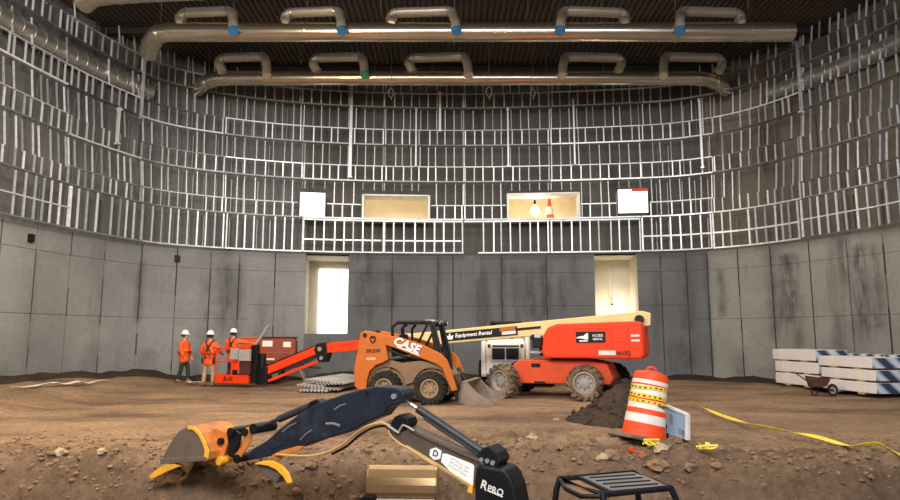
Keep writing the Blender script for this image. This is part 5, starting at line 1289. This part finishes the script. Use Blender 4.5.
def scrap(px, py, sz, seed, label, m='tape', n=5):
    r = random.Random(seed); c = G(px, py, 0.0); c.z = gz(c.x, c.y) + 0.03
    for _ in range(4): c = G(px, py, gz(c.x, c.y) + 0.03)
    mb = MB()
    for k in range(n):
        pts = [c + Vector((r.uniform(-1, 1) * sz, r.uniform(-0.5, 0.5) * sz, r.uniform(0.0, 0.6) * sz)) for _ in range(4)]
        pts = catmull(pts, 4)
        for i, p_ in enumerate(pts):
            mb.v += [p_, p_ + Vector((0.008, 0.008, 0.022))]
        o_ = len(mb.v) - 2 * len(pts)
        for i in range(len(pts) - 1): mb.f.append((o_ + 2 * i, o_ + 2 * i + 2, o_ + 2 * i + 3, o_ + 2 * i + 1)); mb.mi.append(0)
    return tag(mb.build('tape_scrap', M[m]), label, 'tape')
scrap(652, 446, 0.13, 5, 'crumpled knot of yellow tape at the foot of the traffic drum')
scrap(706, 450, 0.15, 8, 'loose twist of yellow tape lying on soil beyond the propped board', n=3)
a = G(629, 452, 0.0); b = G(637, 469, -0.35)
a.z = gz(a.x, a.y) + 0.03; b = Vector((a.x + 0.11, a.y - 0.32, 0)); b.z = gz(b.x, b.y) + 0.04
mb = MB(); mb.box(((b - a).length / 2, 0, 0), ((b - a).length, 0.05, 0.03), frame(a, b - a, (0, 0, 1))); mb.box((0.03, 0, 0.02), (0.06, 0.06, 0.03), frame(a, b - a, (0, 0, 1)))
tag(mb.build('marker_stake', M['lift_red_dirty']), 'short red marker stake lying between the drum and the digger canopy', 'stake')

# ------------------------------------------------------------------ wrapped lumber
def bundle(loc, rz, L, w, hgt, label, end_m, side_m='pale_wrap'):
    t = thing('lumber_bundle', loc, rz, label, 'lumber bundle', 'wrapped lumber bundles')
    mb = MB(); mb.box((0, 0, hgt / 2 + 0.05), (L, w, hgt)); mb.build('wrap', M[side_m], t, bevel=0.012)
    for s in (-1, 1):
        mb = MB(); mb.box((s * (L / 2 + 0.004), 0, hgt / 2 + 0.05), (0.02, w - 0.01, hgt - 0.01)); mb.build('end_wrap', M[end_m], t)
        mb = MB(); mb.box((s * L * 0.22, 0, 0.025), (0.22, w - 0.02, 0.05)); mb.build('bearer', M['wood'], t)
    for k in (-0.3, 0.3):
        mb = MB(); mb.box((k * L, 0, hgt / 2 + 0.05), (0.03, w + 0.012, hgt + 0.012)); mb.build('binding_band', M['pale_wrap'], t)
    return t
pn_ = Vector((11.10, 17.25, 0)); pf = Vector((10.62, 21.55, 0)); ld = (pn_ - pf).normalized(); ls = Vector((-ld.y, ld.x, 0))
if ls.x < 0: ls = -ls
lrz = math.atan2(ld.y, ld.x); wB = 1.02
TN = ['bottom', 'middle', 'top']
for si, (f0, f1, hh, tint) in enumerate(((0.0, 0.485, 0.325, 'end'), (0.515, 1.0, 0.275, 'end'))):
    c = pf.lerp(pn_, (f0 + f1) / 2) + ls * wB / 2; L = (pn_ - pf).length * (f1 - f0)
    base = gz(c.x, c.y) + 0.04
    for k in range(3):
        off = ld * (0.0 if k < 2 else -0.08) + ls * (0.01 * (k % 2))
        bundle((c.x + off.x, c.y + off.y, base + k * (hh + 0.05)), lrz, L, wB, hh, 'white wrapped lumber bundle, %s of the %s stack' % (TN[k], 'taller far' if si == 0 else 'striped-end near'), 'wrap_end')
c = pf.lerp(pn_, 0.62) + ls * (wB * 1.5 + 0.06)
for k in range(3):
    bundle((c.x, c.y, gz(c.x, c.y) + 0.04 + k * 0.345), lrz, 2.2, 0.92, 0.295, 'blue striped lumber bundle against the wall, %s of the stack behind the white ones' % TN[k], 'wrap_end', 'wrap_end')
# cart with a black wheel in front of the lumber
c = P(822, 392, 18.3); cz = gz(c.x, c.y)
wb = thing('wheelbarrow', (c.x, c.y, cz), math.radians(-24), 'rusty brown wheelbarrow with a black wheel in front of the lumber', 'wheelbarrow')
wb.scale = (0.62, 0.75, 0.82)
mb = MB(); a = [(-0.5, 0.30), (0.18, 0.34), (0.34, 0.58), (-0.62, 0.66)]
mb.prism(a, -0.27, -0.25); mb.prism(a, 0.25, 0.27); mb.prism([(-0.5, 0.30), (0.18, 0.34), (0.18, 0.37), (-0.5, 0.33)], -0.27, 0.27); mb.prism([(0.18, 0.34), (0.34, 0.58), (0.31, 0.58), (0.15, 0.34)], -0.27, 0.27); mb.prism([(-0.5, 0.30), (-0.62, 0.66), (-0.59, 0.66), (-0.47, 0.30)], -0.27, 0.27)
mb.build('tray', M['rust'], wb, bevel=0.01)
for s in (-1, 1):
    mb = MB(); mb.tube([(0.44, s * 0.06, 0.2), (0.0, s * 0.2, 0.29), (-0.6, s * 0.26, 0.52), (-0.95, s * 0.27, 0.72)], 0.024, 8); mb.build('handle', M['rust'], wb, True)
    mb = MB(); mb.tube([(-0.15, s * 0.2, 0.3), (-0.22, s * 0.24, 0.02), (-0.38, s * 0.24, 0.02), (-0.42, s * 0.23, 0.42)], 0.018, 8); mb.build('leg', M['black'], wb, True)
wheel(wb, (0.42, 0, 0.21), 0.21, 0.12, -1, M['rubber'], M['rim_grey'], 14, 0, 0.012, 0.5)

# ------------------------------------------------------------------ heaps and sheets on the ground
def sheet_mesh():
    mb = MB(); nx = 33; ny = 2
    for th in (0, 0.012):
        for j in range(ny):
            for i in range(nx):
                mb.v.append(Vector((-0.45 + 0.9 * i / (nx - 1), -1.1 + 2.2 * j, 0.05 * (1 if (i % 4) in (1, 2) else 0) + th)))
    n = nx * ny
    for k in (0, 1):
        for i in range(nx - 1): mb.f.append((k * n + i, k * n + i + 1, k * n + nx + i + 1, k * n + nx + i)); mb.mi.append(0)
    for i in range(nx - 1):
        mb.f.append((i, i + 1, n + i + 1, n + i)); mb.f.append((nx + i, nx + i + 1, n + nx + i + 1, n + nx + i)); mb.mi += [0, 0]
    return mb
c = P(333, 384, 20.2); cz = gz(c.x, c.y)
s0_ = sheet_mesh().build('corrugated_sheet', M['zinc']); s0_.location = (c.x - 0.15, c.y, cz + 0.03)
tag(s0_, 'corrugated zinc sheet in the low heap behind the orange skid steer loader', 'metal sheet', 'corrugated sheets in the heap')
for k, (dx, dy, dz, rz_, tl) in enumerate(((0.1, 0.1, 0.10, -0.18, 0.02), (-0.25, 0.3, 0.17, -0.30, 0.03), (0.3, 0.25, 0.24, -0.25, -0.03), (0.05, 0.4, 0.31, -0.38, 0.05))):
    o = s0_.copy(); COL.objects.link(o); o.location = (c.x + dx, c.y + dy, cz + dz); o.rotation_euler = (0.02, tl, rz_)
s0_.rotation_euler = (0.0, 0.0, -0.25)
def crumple(name, px0, py0, px1, py1, d, d2, depth, m, label, hgt=0.12, seed=1):
    a = P(px0, py0, d); b = P(px1, py1, d2); mb = MB(); nx, ny = 26, 9
    for j in range(ny):
        for i in range(nx):
            x_ = a.x + (b.x - a.x) * i / (nx - 1); y_ = d + (d2 - d) * i / (nx - 1) + depth * (j / (ny - 1) - 0.5) * (0.6 + 0.5 * math.sin(i * 0.5 + seed))
            z_ = gz(x_, y_) + 0.06 + hgt * abs(noise.noise(Vector((x_ * 1.4, y_ * 1.9, seed)))) * 1.6
            mb.v.append(Vector((x_, y_, z_)))
    for j in range(ny - 1):
        for i in range(nx - 1): mb.f.append((j * nx + i, j * nx + i + 1, (j + 1) * nx + i + 1, (j + 1) * nx + i)); mb.mi.append(0)
    o = mb.build(name, m, None, True); s_ = o.modifiers.new('thickness', 'SOLIDIFY'); s_.thickness = 0.01
    return tag(o, label, 'sheet')
crumple('plastic_sheet', 28, 384, 99, 384, 16.6, 19.2, 1.3, M['pale_wrap'], 'pale plastic sheet crumpled on the soil along the wall beyond the workers', 0.08, 1)
crumple('plastic_sheet', 186, 384, 206, 384, 22.0, 22.0, 0.4, M['pale_wrap'], 'small pale plastic strip on the soil between the two standing workers', 0.08, 4)
# dark spoil heap beside the drum
c = Vector((3.45, 12.9, 0)); mb = MB(); R_, A_ = 26, 56
for i in range(R_ + 1):
    for k in range(A_):
        a = 2 * PI * k / A_; f = i / R_
        ext = 0.92 + 0.3 * noise.noise(Vector((math.cos(a) * 1.5, math.sin(a) * 1.5, 4.0))) + (0.55 if math.cos(a) < -0.2 and math.sin(a) < 0.1 else 0.0) * max(0, -math.cos(a))
        x_ = c.x + math.cos(a) * f * ext * 1.0; y_ = c.y + math.sin(a) * f * ext * 1.15
        hz = 0.66 * (1 - sm(f)) ** 0.9 * (1 if True else 0)
        q_ = Vector((x_ * 2.2, y_ * 2.2, 0)); hz += (1 - f) * (0.14 * noise.noise(q_) + 0.10 * noise.noise(q_ * 2.6) + 0.08 * noise.noise(q_ * 5) + 0.06 * noise.noise(q_ * 10)) * 1.3
        mb.v.append(Vector((x_, y_, gz(x_, y_) + hz - 0.05 * f)))
for i in range(R_):
    for k in range(A_): mb.f.append((i * A_ + k, i * A_ + (k + 1) % A_, (i + 1) * A_ + (k + 1) % A_, (i + 1) * A_ + k)); mb.mi.append(0)
r = random.Random(21)
for _ in range(240):
    a = r.uniform(0, 2 * PI); i_ = int(min(R_, R_ * r.random() ** 0.5)); v = mb.v[i_ * A_ + int(a / (2 * PI) * A_) % A_]
    s_ = r.uniform(0.02, 0.075); vs = []; oct_ = [(1, 0, 0), (-1, 0, 0), (0, 1, 0), (0, -1, 0), (0, 0, 1), (0, 0, -1)]
    o_ = len(mb.v); mb.v += [v + Vector(q_) * s_ * r.uniform(0.6, 1.2) for q_ in oct_]
    for f_ in ((0, 2, 4), (2, 1, 4), (1, 3, 4), (3, 0, 4), (2, 0, 5), (1, 2, 5), (3, 1, 5), (0, 3, 5)): mb.f.append([o_ + q_ for q_ in f_]); mb.mi.append(0)
tag(mb.build('spoil_heap', M['soil_dark'], None, True), 'heap of dark fresh soil between the boom lift and the traffic drum', 'soil heap')
# tan metal tank half sunk in the bank
a, b = P(367, 466, 8.35), P(438, 466, 8.35)
tk = thing('metal_tank', ((a.x + b.x) / 2, 8.42, -1.25), math.radians(-3), 'tan sheet metal tank with rounded corners half sunk in the bank under the boom', 'tank')
w_ = (b.x - a.x); h_ = a.z + 1.25; zl = P(400, 498, 8.3).z + 1.25
sec = [(0.22, h_ - 0.16), (0.12, h_ - 0.02), (0.0, h_), (-0.08, h_ - 0.04), (-0.15, (h_ + zl) / 2 + 0.06), (-0.19, (h_ + zl) / 2 - 0.02), (-0.20, zl + 0.08), (-0.17, zl + 0.01), (-0.12, zl), (-0.10, 0.0), (0.22, 0.0)]
mb = MB(); mb.prism([(a_, b_) for a_, b_ in sec], -w_ / 2, w_ / 2, Matrix(((0, 1, 0, 0), (1, 0, 0, 0), (0, 0, 1, 0), (0, 0, 0, 1))))
tkb = mb.build('shell', M['tank'], tk, bevel=0.035)
mb = MB(); mb.box((0.03, -0.165, zl - 0.012), (w_ - 0.12, 0.05, 0.022)); mb.build('bottom_lip', M['white_label'], tkb)
mb = MB(); mb.box((-w_ / 2 + 0.06, -0.18, zl - 0.06), (0.16, 0.1, 0.22)); mb.build('foot', M['black'], tk, bevel=0.02)
# lumps of soil and stone
def blob(r, seed, flat=0.7):
    bm = bmesh.new(); bmesh.ops.create_icosphere(bm, subdivisions=2, radius=r)
    for v in bm.verts:
        d = v.co.normalized(); v.co += d * r * 0.55 * noise.noise(d * 1.6 + Vector((seed * 3.1, 0, 0))) + d * r * 0.25 * noise.noise(d * 4 + Vector((0, seed, 0))); v.co.z *= flat
    me = bpy.data.meshes.new('lump'); bm.to_mesh(me); bm.free(); return me
LUMPS = [(205, 452, .06), (585, 458, .10), (572, 449, .08), (603, 455, .09), (612, 468, .12), (655, 462, .13), (662, 470, .10), (678, 453, .08), (690, 462, .10), (731, 483, .11), (717, 468, .08), (522, 470, .07), (533, 486, .09), (560, 463, .06), (120, 446, .08), (60, 452, .09), (150, 440, .07), (164, 448, .09), (100, 470, .07), (230, 478, .08), (250, 488, .09), (205, 470, .07), (310, 482, .08), (790, 472, .09), (760, 490, .10), (842, 476, .09), (500, 414, .06), (556, 420, .05)]
for i, (px, py, r) in enumerate(LUMPS):
    c = G(px, py, 0.0)
    for _ in range(8):
        z_ = gz(c.x, c.y); n_ = G(px, py, z_); c = c.lerp(n_, 0.5)
    o = bpy.data.objects.new('soil_lump', blob(r, i, 0.65)); COL.objects.link(o); o.location = (c.x, c.y, gz(c.x, c.y) + r * 0.2); o.rotation_euler = (0, 0, i)
    o.data.materials.append(M['clod'] if i % 3 else M['stone']); tag(o, 'dry lump of soil lying on the edge of the pit', 'soil lump', 'lumps of soil')
mb = MB(); r = random.Random(11); protos = []
for i in range(6):
    me = blob(1.0, 40 + i, 0.7); protos.append(([v.co.copy() for v in me.vertices], [tuple(p.vertices) for p in me.polygons])); bpy.data.meshes.remove(me)
for _ in range(2600):
    x_ = r.uniform(-7.5, 8.0); y_ = crest(x_) + r.gauss(0.1, 0.8); s_ = min(0.08, 0.012 + abs(r.gauss(0, 0.02)))
    if y_ > 12.5 or y_ < crest(x_) - 1.3: continue
    vs, fs = protos[r.randrange(6)]; mb.add(vs, fs, Matrix.Translation((x_, y_, gz(x_, y_) + s_ * 0.2)) @ Matrix.Rotation(r.uniform(0, 6), 4, 'Z') @ Matrix.Diagonal((s_, s_ * r.uniform(0.6, 1), s_ * 0.8, 1)))
me = bpy.data.meshes.new('rubble'); me.from_pydata([tuple(v) for v in mb.v], [], mb.f); me.materials.append(M['clod'])
o = bpy.data.objects.new('rubble', me); COL.objects.link(o); o['kind'] = 'stuff'; tag(o, 'small clods and stones strewn along the pit edge', 'rubble')
